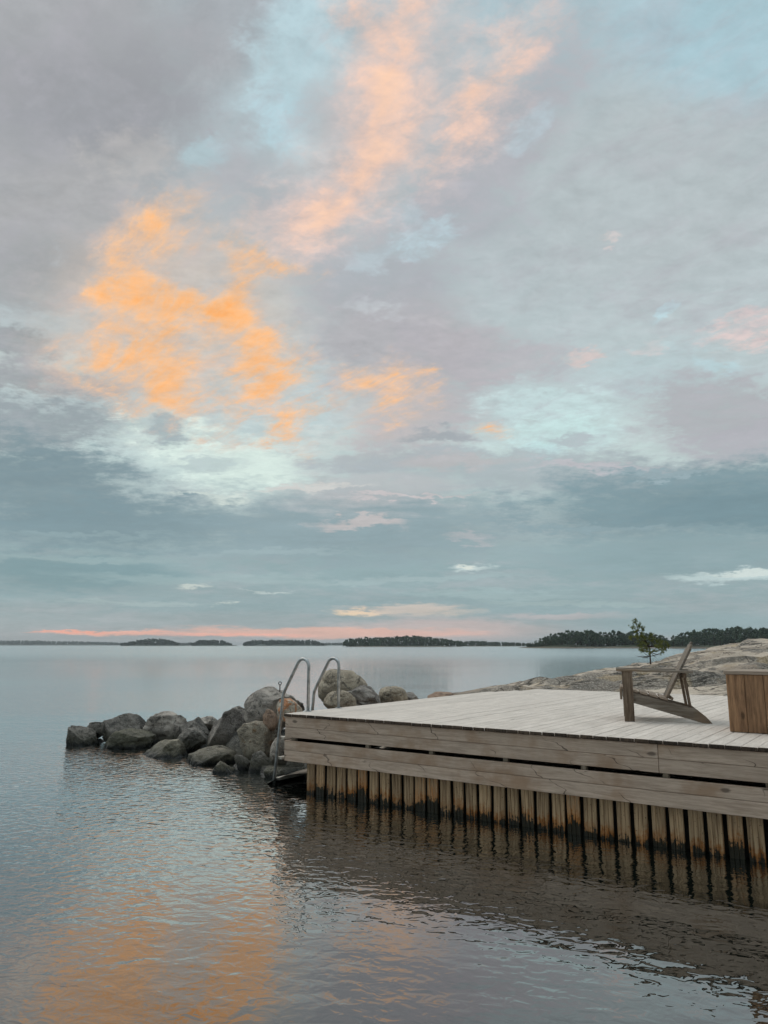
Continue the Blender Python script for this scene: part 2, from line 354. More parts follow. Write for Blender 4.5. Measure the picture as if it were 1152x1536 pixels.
ROCKC = {
    'dark': ((76, 72, 68), (122, 115, 107), (44, 42, 39)),
    'grey': ((116, 108, 101), (162, 152, 142), (64, 60, 56)),
    'pale': ((134, 125, 116), (182, 170, 158), (82, 76, 71)),
    'brown': ((112, 102, 86), (154, 143, 124), (64, 58, 49)),
    'wet': ((72, 69, 56), (106, 101, 84), (42, 41, 34)),
    'rust': ((112, 102, 88), (156, 144, 126), (116, 86, 58)),
    'tan': ((136, 122, 104), (178, 163, 142), (88, 80, 70)),
    'orange': ((166, 152, 134), (204, 192, 174), (190, 116, 62)),
    'red': ((140, 112, 92), (174, 144, 122), (100, 76, 64)),
}


def rock_mat(style, slab=False):
    c0, c1, c2 = [lin(c) for c in ROCKC[style]]
    m, nt, out = new_mat('granite_' + style)
    P, r, raw = rnd_offset(nt)
    geo = nt.n('ShaderNodeNewGeometry')
    z = nt.sep(geo.outputs['Position'])[2]
    k = 0.4 if slab else 1.0
    n1 = nt.noise(P, 3.2 * k, 5.0, 0.62)
    n2 = nt.noise(P, 13.0 * k, 5.0, 0.7)
    sp = nt.noise(P, 70.0 if not slab else 22.0, 3.0, 0.7)
    col = nt.mix(nt.mapr(n1, 0.38, 0.62), c0, c1)
    lo = (0.57, 0.64) if style not in ('orange',) else (0.50, 0.56)
    col = nt.mix(nt.math('MULTIPLY', nt.mapr(nt.noise(P, 4.5 * k, 4.0, 0.65, 0.6), lo[0], lo[1]), 0.8), col, c2)
    col = nt.mix(nt.math('MULTIPLY', nt.mapr(n2, 0.56, 0.66), 0.55), col, c2)
    col = nt.mix(nt.math('MULTIPLY', nt.mapr(sp, 0.57, 0.66), 0.6), col, lin((52, 50, 47)))
    col = nt.mix(nt.math('MULTIPLY', nt.mapr(sp, 0.44, 0.36), 0.45), col, lin((205, 198, 184)))
    # thin veins / cracks
    vn = nt.noise(nt.vmath('MULTIPLY', P, (1.0, 1.0, 2.2)), 2.3 * k, 4.0, 0.6, 0.8)
    vein = nt.mapr(nt.math('ABSOLUTE', nt.math('SUBTRACT', vn, 0.5)), 0.0, 0.014, 1.0, 0.0)
    col = nt.mix(nt.math('MULTIPLY', vein, 0.65), col, lin((45, 42, 38)))
    rough = 0.85
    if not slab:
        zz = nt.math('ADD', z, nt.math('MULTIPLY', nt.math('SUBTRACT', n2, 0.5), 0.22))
        weed_shade = nt.mapr(zz, 0.08, 0.34, 1.0, 0.0)  # waterline weed, reaching higher to paint in the shade at the bases
        col = nt.mix(nt.math('MULTIPLY', weed_shade, 0.8), col, nt.mix(n1, lin((42, 40, 30)), lin((74, 70, 52))))
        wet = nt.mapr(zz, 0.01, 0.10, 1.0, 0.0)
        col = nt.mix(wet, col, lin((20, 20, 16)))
        rough = nt.math('SUBTRACT', 0.85, nt.math('MULTIPLY', weed_shade, 0.4))
    h = nt.math('ADD', nt.math('MULTIPLY', n2, 1.0), nt.math('MULTIPLY', sp, 0.25))
    h = nt.math('SUBTRACT', h, nt.math('MULTIPLY', vein, 0.25))
    bp = nt.n('ShaderNodeBump', {'Strength': 0.8, 'Distance': 0.05 if not slab else 0.07, 'Height': h})
    principled(nt, out, col, rough, bp.outputs[0])
    return m


def outcrop_mat():
    m, nt, out = new_mat('granite_outcrop')
    geo = nt.n('ShaderNodeNewGeometry')
    P = geo.outputs['Position']
    nz = nt.sep(geo.outputs['Normal'])[2]
    sx, sy, sz = nt.sep(P)
    St = nt.vmath('MULTIPLY', P, (0.45, 1.0, 1.6))     # bands that follow the slope of the slab
    n1 = nt.noise(St, 0.9, 5.0, 0.6, 0.4)
    n2 = nt.noise(P, 5.0, 5.0, 0.7)
    sp = nt.noise(P, 26.0, 3.0, 0.7)
    col = nt.mix(nt.mapr(n1, 0.36, 0.62), lin((138, 123, 108)), lin((192, 175, 157)))
    lich_shade = nt.mapr(nt.math('ADD', nt.noise(St, 1.5, 6.0, 0.68, 0.5), nt.math('MULTIPLY', nt.math('SUBTRACT', 0.9, nz), 0.35)), 0.50, 0.58)  # lichen patches, thickened on steep faces to paint their shade
    lich_shade = nt.math('MULTIPLY', lich_shade, nt.mapr(n2, 0.34, 0.56, 0.35, 1.0))
    col = nt.mix(nt.math('MULTIPLY', lich_shade, 0.8), col, lin((66, 63, 58)))
    gz = nt.noise(nt.vmath('MULTIPLY', P, (0.5, 0.75, 1.4)), 0.62, 4.0, 0.55, 0.7)
    gz = nt.mapr(nt.math('ADD', gz, nt.math('MULTIPLY', nt.math('SUBTRACT', 0.93, nz), 0.5)), 0.505, 0.545)
    gcol = nt.mix(nt.mapr(sp, 0.40, 0.60), lin((128, 121, 112)), lin((64, 61, 57)))
    col = nt.mix(nt.math('MULTIPLY', gz, 0.68), col, gcol)
    ochre = nt.mapr(nt.noise(P, 1.3, 3.0), 0.55, 0.68)
    col = nt.mix(nt.math('MULTIPLY', ochre, 0.5), col, lin((164, 140, 104)))
    col = nt.mix(nt.math('MULTIPLY', nt.mapr(sp, 0.55, 0.66), 0.35), col, lin((70, 66, 60)))
    col = nt.mix(nt.math('MULTIPLY', nt.mapr(sp, 0.45, 0.36), 0.25), col, lin((206, 198, 184)))
    vn = nt.noise(nt.vmath('MULTIPLY', P, (0.35, 0.8, 2.0)), 0.9, 5.0, 0.55, 0.5)
    vein = nt.mapr(nt.math('ABSOLUTE', nt.math('SUBTRACT', vn, 0.5)), 0.0, 0.012, 1.0, 0.0)
    vn2 = nt.noise(P, 0.55, 3.0, 0.5, 0.6)
    vein2 = nt.mapr(nt.math('ABSOLUTE', nt.math('SUBTRACT', vn2, 0.5)), 0.0, 0.006, 1.0, 0.0)
    vein = nt.math('MAXIMUM', vein, vein2)
    col = nt.mix(nt.math('MULTIPLY', vein, 0.8), col, lin((40, 36, 30)))
    wet = nt.mapr(nt.math('ADD', sz, nt.math('MULTIPLY', n2, 0.2)), 0.18, 0.4, 1.0, 0.0)
    col = nt.mix(wet, col, lin((34, 32, 28)))
    h = nt.math('ADD', n2, nt.math('MULTIPLY', sp, 0.3))
    h = nt.math('SUBTRACT', h, nt.math('MULTIPLY', vein, 0.6))
    bp = nt.n('ShaderNodeBump', {'Strength': 0.8, 'Distance': 0.028, 'Height': h})
    principled(nt, out, col, 0.88, bp.outputs[0])
    return m


def flat_noise_mat(name, ca, cb, scale, rough=0.8, metallic=0.0, spec=0.3, detail=3.0):
    m, nt, out = new_mat(name)
    P, r, raw = rnd_offset(nt)
    n = nt.noise(P, scale, detail, 0.6)
    col = nt.mix(nt.mapr(n, 0.35, 0.65), ca, cb)
    principled(nt, out, col, rough, None, metallic, spec)
    return m


def leaf_mat(name, ca, cb, cc):
    m, nt, out = new_mat(name)
    geo = nt.n('ShaderNodeNewGeometry')
    oi = nt.n('ShaderNodeObjectInfo')
    n = nt.math('FRACT', nt.math('ADD', geo.outputs['Random Per Island'], oi.outputs['Random']))
    col = nt.ramp(n, [(0.0, ca), (0.6, cb), (1.0, cc)])
    principled(nt, out, col, 0.75)
    return m


def far_ground_mat():
    m, nt, out = new_mat('far_shore_ground')
    geo = nt.n('ShaderNodeNewGeometry')
    P = geo.outputs['Position']
    n = nt.noise(P, 0.12, 4.0, 0.6)
    zz = nt.math('ADD', nt.sep(P)[2], nt.math('MULTIPLY', nt.math('SUBTRACT', n, 0.5), 2.6))
    col = nt.mix(nt.mapr(zz, 0.35, 0.9), nt.mix(n, lin((74, 68, 58)), lin((132, 120, 104))), nt.mix(n, lin((40, 48, 34)), lin((66, 74, 50))))
    principled(nt, out, col, 0.9)
    return m


M = {
    'deck': wood('weathered_deck_wood', lin((221, 208, 196)), lin((184, 171, 159)), lin((120, 106, 94)), 'Y', grain=0.5, var=0.10, knots=0.4, bump=0.3),
    'deck_end': wood('deck_end_grain', lin((96, 78, 64)), lin((40, 32, 26)), lin((24, 18, 14)), 'Z', grain=0.5, var=0.7),
    'fascia': wood('weathered_fascia_wood', lin((208, 183, 163)), lin((158, 135, 117)), lin((66, 52, 44)), 'X', grain=0.55, var=0.20, knots=0.7, warm=lin((150, 118, 92)), cracks=0.8),
    'block': wood('spacer_wood', lin((170, 156, 138)), lin((124, 110, 94)), lin((60, 50, 40)), 'Z'),
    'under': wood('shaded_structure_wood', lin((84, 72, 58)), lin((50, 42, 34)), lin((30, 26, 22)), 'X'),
    'chair': wood('grey_chair_wood', lin((148, 138, 126)), lin((92, 80, 68)), lin((60, 48, 38)), 'X', grain=0.6, var=0.25, knots=0.4, warm=lin((128, 108, 88))),
    'chair_leg': wood('brown_chair_wood', lin((140, 122, 104)), lin((76, 60, 48)), lin((48, 38, 30)), 'Z', grain=0.6, var=0.2, knots=0.3),
    'box': wood('brown_box_wood', lin((168, 130, 97)), lin((92, 67, 50)), lin((46, 32, 22)), 'Z', grain=0.6, var=0.4, knots=0.7, warm=lin((146, 106, 70))),
    'lid': wood('grey_lid_wood', lin((172, 154, 137)), lin((124, 108, 94)), lin((100, 86, 72)), 'X', grain=0.6, var=0.12, knots=0.3),
    'step': wood('ladder_step_wood', lin((206, 198, 186)), lin((150, 142, 130)), lin((90, 82, 72)), 'Y', grain=0.6, var=0.2, knots=0.2),
    'pile': pile_mat(),
    'steel': flat_noise_mat('dull_steel', lin((150, 150, 148)), lin((184, 184, 182)), 14.0, 0.36, 0.85),
    'iron': flat_noise_mat('rusty_iron', lin((36, 34, 33)), lin((60, 54, 50)), 60.0, 0.6, 0.6),
    'bark': flat_noise_mat('pine_bark', lin((48, 38, 32)), lin((84, 70, 60)), 40.0, 0.9),
    'needles': leaf_mat('pine_needles', lin((62, 74, 38)), lin((106, 116, 58)), lin((168, 164, 88))),
    'far_leaf': leaf_mat('far_pine_foliage', lin((54, 70, 56)), lin((76, 92, 72)), lin((98, 112, 82))),
    'far_bark': flat_noise_mat('far_pine_bark', lin((60, 50, 44)), lin((90, 76, 66)), 2.0, 0.9),
    'isle_leaf': leaf_mat('island_foliage', lin((58, 68, 60)), lin((72, 84, 72)), lin((86, 98, 82))),
    'far_rock': flat_noise_mat('far_shore_rock', lin((74, 70, 62)), lin((132, 122, 110)), 0.12, 0.9, detail=5.0),
    'outcrop': outcrop_mat(),
    'far_ground': far_ground_mat(),
}


# ------------------------------------------------------------------ object helpers
def link(name, me, mat=None, parent=None, loc=(0, 0, 0), rot=(0, 0, 0)):
    if mat is not None and not me.materials:
        for mm in (mat if isinstance(mat, (list, tuple)) else [mat]):
            me.materials.append(mm)
    o = bpy.data.objects.new(name, me)
    COL.objects.link(o)
    o.location = loc
    o.rotation_euler = rot
    if parent is not None:
        o.parent = parent
    return o


def tag(o, label=None, cat=None, group=None, kind=None):
    if label: o['label'] = label
    if cat: o['category'] = cat
    if group: o['group'] = group
    if kind: o['kind'] = kind
    return o


def empty(name, loc, rz=0.0):
    o = bpy.data.objects.new(name, None)
    COL.objects.link(o)
    o.empty_display_size = 0.1
    o.location = loc
    o.rotation_euler = (0, 0, rz)
    return o


def mesh_from(name, verts, faces, smooth=False):
    me = bpy.data.meshes.new(name)
    me.from_pydata([tuple(v) for v in verts], [], faces)
    me.update()
    if smooth:
        me.polygons.foreach_set('use_smooth', [True] * len(me.polygons))
    return me


def box_bm(bm, size, bevel=0.003, mat=Matrix()):
    r = bmesh.ops.create_cube(bm, size=1.0)
    vs = r['verts']
    bmesh.ops.scale(bm, vec=size, verts=vs)
    if bevel:
        es = list({e for v in vs for e in v.link_edges})
        bmesh.ops.bevel(bm, geom=es, offset=bevel, segments=1, affect='EDGES', profile=0.5)
    return vs


def box(name, size, mat, parent=None, loc=(0, 0, 0), rot=(0, 0, 0), bevel=0.003, wob=0.0):
    bm = bmesh.new()
    box_bm(bm, size, bevel)
    me = bpy.data.meshes.new(name)
    bm.to_mesh(me)
    bm.free()
    return link(name, me, mat, parent, loc, rot)


def prism(name, poly, depth, mat, parent=None, loc=(0, 0, 0), rot=(0, 0, 0), bevel=0.003):
    """polygon in local x,z extruded along y, centred"""
    bm = bmesh.new()
    a = [bm.verts.new((x, -depth / 2, z)) for x, z in poly]
    f = bm.faces.new(a)
    r = bmesh.ops.extrude_face_region(bm, geom=[f])
    bmesh.ops.translate(bm, vec=(0, depth, 0), verts=[g for g in r['geom'] if isinstance(g, bmesh.types.BMVert)])
    bmesh.ops.recalc_face_normals(bm, faces=bm.faces[:])
    if bevel:
        bmesh.ops.bevel(bm, geom=bm.edges[:], offset=bevel, segments=1, affect='EDGES', profile=0.5)
    me = bpy.data.meshes.new(name)
    bm.to_mesh(me)
    bm.free()
    return link(name, me, mat, parent, loc, rot)


def tube_mesh(name, pts, rad, seg=10, taper=None, closed=False):
    pts = [Vector(p) for p in pts]
    verts, faces = [], []
    n = len(pts)
    ref = Vector((0, 1, 0.01)).normalized()
    for i, p in enumerate(pts):
        a = pts[(i - 1) % n] if (closed or i > 0) else p
        b = pts[(i + 1) % n] if (closed or i < n - 1) else p
        t = (b - a).normalized()
        x = ref.cross(t)
        if x.length < 1e-3:
            x = Vector((1, 0, 0)).cross(t)
        x.normalize()
        y = t.cross(x)
        rr = rad if taper is None else taper[i]
        for k in range(seg):
            an = 2 * math.pi * k / seg
            verts.append(p + x * (rr * math.cos(an)) + y * (rr * math.sin(an)))
    for i in range(n if closed else n - 1):
        j = (i + 1) % n
        for k in range(seg):
            k2 = (k + 1) % seg
            faces.append((i * seg + k, i * seg + k2, j * seg + k2, j * seg + k))
    if not closed:
        faces.append(tuple(range(seg))[::-1])
        faces.append(tuple((n - 1) * seg + k for k in range(seg)))
    return mesh_from(name, verts, faces, True)


# ------------------------------------------------------------------ camera
CAM_H = 1.8
cd = bpy.data.cameras.new('camera')
cam = bpy.data.objects.new('camera', cd)
COL.objects.link(cam)
cd.sensor_fit = 'VERTICAL'
cd.sensor_height = 36.0
cd.lens = 26.0
cd.clip_start = 0.05
cd.clip_end = 40000.0
cam.location = (0, 0, CAM_H)
cam.rotation_euler = (R(90 + 10.195), 0, 0)
scene.camera = cam

# ------------------------------------------------------------------ sky (world)
SUN_EL, SUN_AZ = R(52), R(-40)      # soft key light added for the sky glow overhead, ahead and to the left
SKY_STRENGTH = 0.1

def build_world():
    w = bpy.data.worlds.new('World')
    scene.world = w
    w.use_nodes = True
    t = w.node_tree
    t.nodes.clear()
    nt = NT(t)
    out = nt.n('ShaderNodeOutputWorld')
    tc = nt.n('ShaderNodeTexCoord')
    D = nt.vmath('NORMALIZE', tc.outputs['Generated'])
    x, y, z = nt.sep(D)
    az = nt.math('ARCTAN2', x, y)
    el = nt.math('ARCSINE', z)
    # cloud-layer coordinates: clouds lie on a plane overhead and close up towards the horizon
    zc = nt.math('ADD', nt.math('MAXIMUM', z, 0.0), 0.16)
    Q = nt.comb(nt.math('DIVIDE', x, zc), nt.math('DIVIDE', y, zc), 0.0)
    # streaks near the horizon
    Sx = nt.comb(nt.math('MULTIPLY', az, 7.0), nt.math('MULTIPLY', el, 60.0), 3.3)
    wa = nt.vmath('SUBTRACT', nt.noise(Q, 1.4, 3.0, 0.55, out=1), (0.5, 0.5, 0.5))
    wb = nt.vmath('SUBTRACT', nt.noise(Q, 9.0, 6.0, 0.68, out=1), (0.5, 0.5, 0.5))
    wv = nt.vmath('ADD', nt.scale(wa, 0.10), nt.scale(wb, 0.075))
    att = nt.mapr(el, 0.0, 0.30, 0.10, 1.0, 'LINEAR')
    wv = nt.vmath('MULTIPLY', wv, nt.comb(nt.math('ADD', 0.5, nt.math('MULTIPLY', att, 0.5)), att, 0.0))
    P = nt.vmath('ADD', nt.comb(az, el, 0.0), wv)
    n_r = nt.math('SUBTRACT', nt.noise(Q, 5.0, 10.0, 0.70, 0.0), 0.5)
    n_h = nt.noise(nt.vmath('MULTIPLY', Q, (1.0, 1.35, 1.0)), 17.0, 6.0, 0.66, 0.3)
    n_s = nt.math('SUBTRACT', nt.noise(Sx, 1.0, 6.0, 0.6, 0.3), 0.5)
    lowa = nt.mapr(el, 0.14, 0.34, 0.25, 1.0)
    kr = nt.math('ADD', nt.math('MULTIPLY', n_r, 2.2), nt.math('MULTIPLY', nt.math('MULTIPLY', nt.math('SUBTRACT', n_h, 0.5), 1.8), lowa))
    kr = nt.math('ADD', kr, nt.math('MULTIPLY', n_s, nt.mapr(el, 0.14, 0.34, 1.0, 0.0)))
    mot = nt.mix(lowa, (1, 1, 1, 1), nt.mapr(n_h, 0.32, 0.6, 0.66, 1.0))
    mpw = nt.n('ShaderNodeMapping', {'Vector': Q, 'Rotation': (0, 0, R(45))})
    n_w = nt.noise(nt.vmath('MULTIPLY', mpw.outputs[0], (0.5, 1.25, 1.0)), 9.0, 9.0, 0.70, 0.35)
    kw = nt.math('ADD', nt.math('MULTIPLY', n_r, 1.6), nt.math('MULTIPLY', nt.math('SUBTRACT', n_w, 0.5), 3.4))
    kp = nt.math('ADD', nt.math('MULTIPLY', kr, 0.55), nt.math('MULTIPLY', kw, 0.5))
    motw = nt.mapr(nt.math('ADD', nt.math('MULTIPLY', n_h, 0.6), nt.math('MULTIPLY', n_w, 0.4)), 0.40, 0.58, 0.30, 1.0)
    ks = nt.math('MULTIPLY', n_s, 2.0)
    kS = nt.math('MULTIPLY', n_r, 0.5)
    pel = nt.sep(P)[1]
    hi = 1.6
    stops = sorted((min(max((e + 0.1) / (hi + 0.1), 0), 1), lin(c)) for e, c in RAMP)
    col = nt.ramp(nt.mapr(pel, -0.1, hi, 0.0, 1.0, 'LINEAR'), stops)
    # loose grey cloud over the whole dome, under the composed clouds of the front
    cl = nt.mapr(nt.math('ADD', n_r, nt.math('MULTIPLY', nt.sep(wa)[0], 0.8)), -0.1, 0.2)
    col = nt.mix(nt.math('MULTIPLY', cl, 0.35), col, lin((176, 178, 182)))
    fields = {'O': 0.0, 'E': 0.0}
    for (a, e, sa, se, rot, rgb, st, kind) in SKY:
        if kind == 'M':
            # loose lavender-grey wisps, then the sunlit clouds: a field of light that fades from core to fringe
            lv = nt.mapr(nt.math('ADD', n_r, nt.math('MULTIPLY', nt.math('SUBTRACT', n_w, 0.5), 0.9)), -0.06, 0.22)
            lv = nt.math('MULTIPLY', nt.math('MULTIPLY', lv, nt.mapr(el, 0.16, 0.34)), 0.42)
            col = nt.mix(lv, col, lin((168, 167, 173)))
            lv = nt.mapr(nt.math('ADD', n_r, nt.math('MULTIPLY', nt.math('SUBTRACT', n_w, 0.5), 0.9)), -0.06, -0.26)
            lv = nt.math('MULTIPLY', nt.math('MULTIPLY', lv, nt.mapr(el, 0.16, 0.34)), 0.30)
            col = nt.mix(lv, col, lin((198, 203, 206)))
            for key, stops in (('E', [(0.0, (200, 192, 192)), (0.3, (218, 200, 194)), (0.6, (238, 204, 186)), (1.0, (251, 206, 172))]),
                               ('O', [(0.0, (206, 190, 182)), (0.3, (228, 196, 170)), (0.6, (245, 194, 146)), (0.9, (253, 184, 116)), (1.0, (255, 176, 98))])):
                F_ = fields[key]
                F_ = nt.math('MULTIPLY', F_, 0.74 if key == 'O' else 0.62)
                g = nt.math('MULTIPLY_ADD', kw if key == 'O' else kp, 0.54, F_)
                g = nt.math('MINIMUM', g, nt.math('MULTIPLY', F_, 2.0))
                cc = nt.ramp(g, [(p, lin(c)) for p, c in stops])
                al = nt.mapr(g, 0.02, 0.80, 0.0, 0.95)
                col = nt.mix(al, col, cc)
            continue
        if kind in fields:
            mp = nt.n('ShaderNodeMapping', {'Vector': P, 'Location': (a, e, 0), 'Rotation': (0, 0, rot), 'Scale': (sa, se, 1.0)}, vector_type='TEXTURE')
            gr = nt.n('ShaderNodeTexGradient', {'Vector': mp.outputs[0]}, gradient_type='SPHERICAL')
            fields[kind] = nt.math('MULTIPLY_ADD', gr.outputs['Fac'], st, fields[kind])
            continue
        mp = nt.n('ShaderNodeMapping', {'Vector': P, 'Location': (a, e, 0), 'Rotation': (0, 0, rot), 'Scale': (sa, se, 1.0)}, vector_type='TEXTURE')
        gr = nt.n('ShaderNodeTexGradient', {'Vector': mp.outputs[0]}, gradient_type='SPHERICAL')
        if kind == 'S':
            f = nt.math('MULTIPLY_ADD', gr.outputs['Fac'], 1.5, kS)
            f = nt.mapr(f, 0.15, 1.0, 0.0, st)
        elif kind == 'R':
            f = nt.math('MULTIPLY_ADD', gr.outputs['Fac'], 1.7, kr)
            f = nt.math('MINIMUM', f, nt.math('MULTIPLY', gr.outputs['Fac'], 4.5))
            f = nt.math('MULTIPLY', nt.mapr(f, 0.06, 1.05, 0.0, st), mot)
        elif kind == 'C':
            f = nt.math('MULTIPLY_ADD', gr.outputs['Fac'], 1.7, kw)
            f = nt.math('MINIMUM', f, nt.math('MULTIPLY', gr.outputs['Fac'], 4.0))
            f = nt.math('MULTIPLY', nt.mapr(f, 0.14, 0.98, 0.0, st), motw)
        else:
            f = nt.math('MULTIPLY_ADD', gr.outputs['Fac'], 1.6, ks)
            f = nt.math('MINIMUM', f, nt.math('MULTIPLY', gr.outputs['Fac'], 4.5))
            f = nt.mapr(f, 0.10, 1.05, 0.0, st)
        col = nt.mix(f, col, lin(rgb))
    # fine cloud texture
    tx = nt.math('ADD', nt.math('MULTIPLY', n_r, 0.52), nt.math('MULTIPLY', nt.math('SUBTRACT', n_h, 0.5), 0.38))
    tx = nt.math('ADD', tx, nt.math('MULTIPLY', nt.math('SUBTRACT', n_w, 0.5), 0.12))
    tx = nt.math('MULTIPLY', tx, nt.mapr(el, 0.10, 0.32, 0.4, 1.0))
    tx = nt.math('ADD', 1.01, nt.math('ADD', tx, nt.math('MULTIPLY', n_s, nt.mapr(el, 0.12, 0.40, 0.30, 0.0))))
    col = nt.mix(1.0, col, nt.comb(tx, tx, tx), 'MULTIPLY')
    # unseen sky brightened overhead to light the scene, darkened low behind the viewer
    b1 = nt.mapr(el, R(42), R(75), 0.0, 1.0)
    b2 = nt.math('MULTIPLY', nt.mapr(y, 0.25, -0.5, 0.0, 1.0), nt.mapr(el, R(15), R(45), 1.0, 0.0))
    bst = nt.math('ADD', 1.0, nt.math('ADD', nt.math('MULTIPLY', b1, ZEN), nt.math('MULTIPLY', b2, REAR)))
    col = nt.scale(col, nt.math('MULTIPLY', bst, 1.0 / SKY_STRENGTH))
    sky = nt.n('ShaderNodeTexSky', sky_type='NISHITA', sun_disc=False, sun_elevation=SUN_EL, sun_rotation=SUN_AZ)
    col = nt.mix(0.04, col, sky.outputs[0])
    bg = nt.n('ShaderNodeBackground', {'Color': col, 'Strength': SKY_STRENGTH})
    t.links.new(bg.outputs[0], out.inputs[0])

ZEN, REAR = 1.3, -0.4
build_world()

sl = bpy.data.lights.new('sun', 'SUN')
sl.energy = 1.0
sl.angle = R(35)
sl.color = (1.0, 0.95, 0.88)
sun = bpy.data.objects.new('sun', sl)
COL.objects.link(sun)
d = Vector((math.sin(SUN_AZ) * math.cos(SUN_EL), math.cos(SUN_AZ) * math.cos(SUN_EL), math.sin(SUN_EL)))
sun.rotation_euler = d.to_track_quat('Z', 'Y').to_euler()

# ------------------------------------------------------------------ water
def wave_group():
    g = bpy.data.node_groups.new('wave_height', 'ShaderNodeTree')
    g.interface.new_socket('P', in_out='INPUT', socket_type='NodeSocketVector')
    g.interface.new_socket('H', in_out='OUTPUT', socket_type='NodeSocketFloat')
    nt = NT(g)
    gi = nt.n('NodeGroupInput')
    go = nt.n('NodeGroupOutput')
    P = gi.outputs[0]
    def rot(v, a, sx, sy):
        mp = nt.n('ShaderNodeMapping', {'Vector': v, 'Rotation': (0, 0, R(a)), 'Scale': (1, 1, 1)})
        return nt.vmath('MULTIPLY', mp.outputs[0], (sx, sy, 1.0))
    swell = nt.noise(rot(P, 20, 0.5, 1.0), 1.5, 1.0, 0.5, 0.3, dims='2D')
    mid = nt.noise(rot(P, 28, 0.7, 1.0), 4.6, 1.0, 0.5, 0.5, dims='2D')
    rip = nt.noise(rot(P, 14, 0.72, 1.0), 12.5, 2.0, 0.5, 0.4, dims='2D')
    h = nt.math('ADD', nt.math('MULTIPLY', swell, WAVE[0]), nt.math('MULTIPLY', mid, WAVE[1]))
    h2 = nt.math('MULTIPLY', rip, WAVE[2])
    x, y, z = nt.sep(P)
    # the lee of the dock is calmer; the open water carries a chop
    ck = nt.mapr(y, 4.5, 9.5, 0.24, 1.15)
    gust = nt.noise(rot(P, -12, 0.25, 1.0), 0.09, 3.0, 0.6, dims='2D')
    ck = nt.math('MULTIPLY', ck, nt.mapr(gust, 0.35, 0.65, 0.55, 1.35))
    h = nt.math('MULTIPLY', nt.math('ADD', h, nt.math('MULTIPLY', h2, ck)), nt.mapr(y, 3.5, 8.5, 0.75, 1.0))
    # lee of the dock: hardly any wind reaches the water along its front
    rel = nt.vmath('SUBTRACT', P, (-1.247, 9.650, 0.0))
    ss = nt.vmath('DOT_PRODUCT', rel, (0.8132, -0.5819, 0.0))
    tt = nt.vmath('DOT_PRODUCT', rel, (0.5819, 0.8132, 0.0))
    lee = nt.math('MULTIPLY', nt.mapr(ss, -1.0, 1.2), nt.mapr(tt, -4.0, -2.2))
    h = nt.math('MULTIPLY', h, nt.math('SUBTRACT', 1.0, nt.math('MULTIPLY', lee, 0.25)))
    g.links.new(h, go.inputs[0])
    return g

WAVE = (0.009, 0.0052, 0.0105)

def water_mat():
    m, nt, out = new_mat('sea_water')
    geo = nt.n('ShaderNodeNewGeometry')
    P = nt.vmath('MULTIPLY', geo.outputs['Position'], (1, 1, 0))
    g = wave_group()
    e = 0.012
    def H(off):
        nd = nt.n('ShaderNodeGroup', node_tree=g)
        nt.t.links.new(nt.vmath('ADD', P, off) if off else P, nd.inputs[0])
        return nd.outputs[0]
    h0 = H(None)
    hx = H((e, 0, 0))
    hy = H((0, e, 0))
    sx = nt.math('DIVIDE', nt.math('SUBTRACT', h0, hx), e)
    sy = nt.math('DIVIDE', nt.math('SUBTRACT', h0, hy), e)
    N = nt.vmath('NORMALIZE', nt.comb(sx, sy, 1.0))
    y = nt.sep(P)[1]
    rough = nt.mapr(y, 12.0, 160.0, 0.015, 0.16)
    fr = nt.n('ShaderNodeFresnel', {'IOR': 1.33})
    nt.t.links.new(N, fr.inputs['Normal'])
    fac = nt.math('MULTIPLY_ADD', fr.outputs[0], 1.90, 0.13, clamp=True)
    fac = nt.math('MINIMUM', fac, 0.95)
    gl = nt.n('ShaderNodeBsdfGlossy', {'Color': (0.97, 0.98, 0.98, 1), 'Roughness': rough})
    nt.t.links.new(N, gl.inputs['Normal'])
    df = nt.n('ShaderNodeBsdfDiffuse', {'Color': (0.006, 0.008, 0.006, 1)})
    mx = nt.n('ShaderNodeMixShader')
    nt.t.links.new(fac, mx.inputs[0])
    nt.t.links.new(df.outputs[0], mx.inputs[1])
    nt.t.links.new(gl.outputs[0], mx.inputs[2])
    nt.t.links.new(mx.outputs[0], out.inputs[0])
    return m

wm = water_mat()
W = 6000.0
water = link('water', mesh_from('water', [(-W, -60, 0), (W, -60, 0), (W, W, 0), (-W, W, 0)], [(0, 1, 2, 3)]), wm)
tag(water, 'grey-blue rippled sea reaching the horizon, mirroring the orange cloud', 'water', None, 'structure')

# ------------------------------------------------------------------ dock
AX, AY = -1.247, 9.650
TH = R(-35.587)
DZ = 0.95
U = Vector((math.cos(TH), math.sin(TH), 0))
V = Vector((-U.y, U.x, 0))
def st(s, t, z=0.0):
    return Vector((AX, AY, z)) + U * s + V * t

dock = empty('wooden_dock', (AX, AY, 0), TH)
tag(dock, 'weathered silver grey timber dock on a wall of close-set piles', 'dock')

BW, GAP = 0.1235, 0.0055
DECK_L = 6.75
s = 0.0
i = 0
def deck_board(s, w, L, t0):
    """plank along local y with an end-grain front face"""
    th = 0.032
    bm = bmesh.new()
    vs = box_bm(bm, (w, L, th), 0.004)
    bm.normal_update()
    cupped = random.uniform(-0.0015, 0.0015)
    for f in bm.faces:
        if f.normal.y < -0.3:
            f.material_index = 1
    me = bpy.data.meshes.new('deck_board')
    bm.to_mesh(me)
    bm.free()
    me.materials.append(M['deck'])
    me.materials.append(M['deck_end'])
    return link('deck_board', me, None, dock, (s + w / 2, t0 + L / 2, DZ - th / 2 + cupped), (0, 0, random.uniform(-0.0006, 0.0006)))

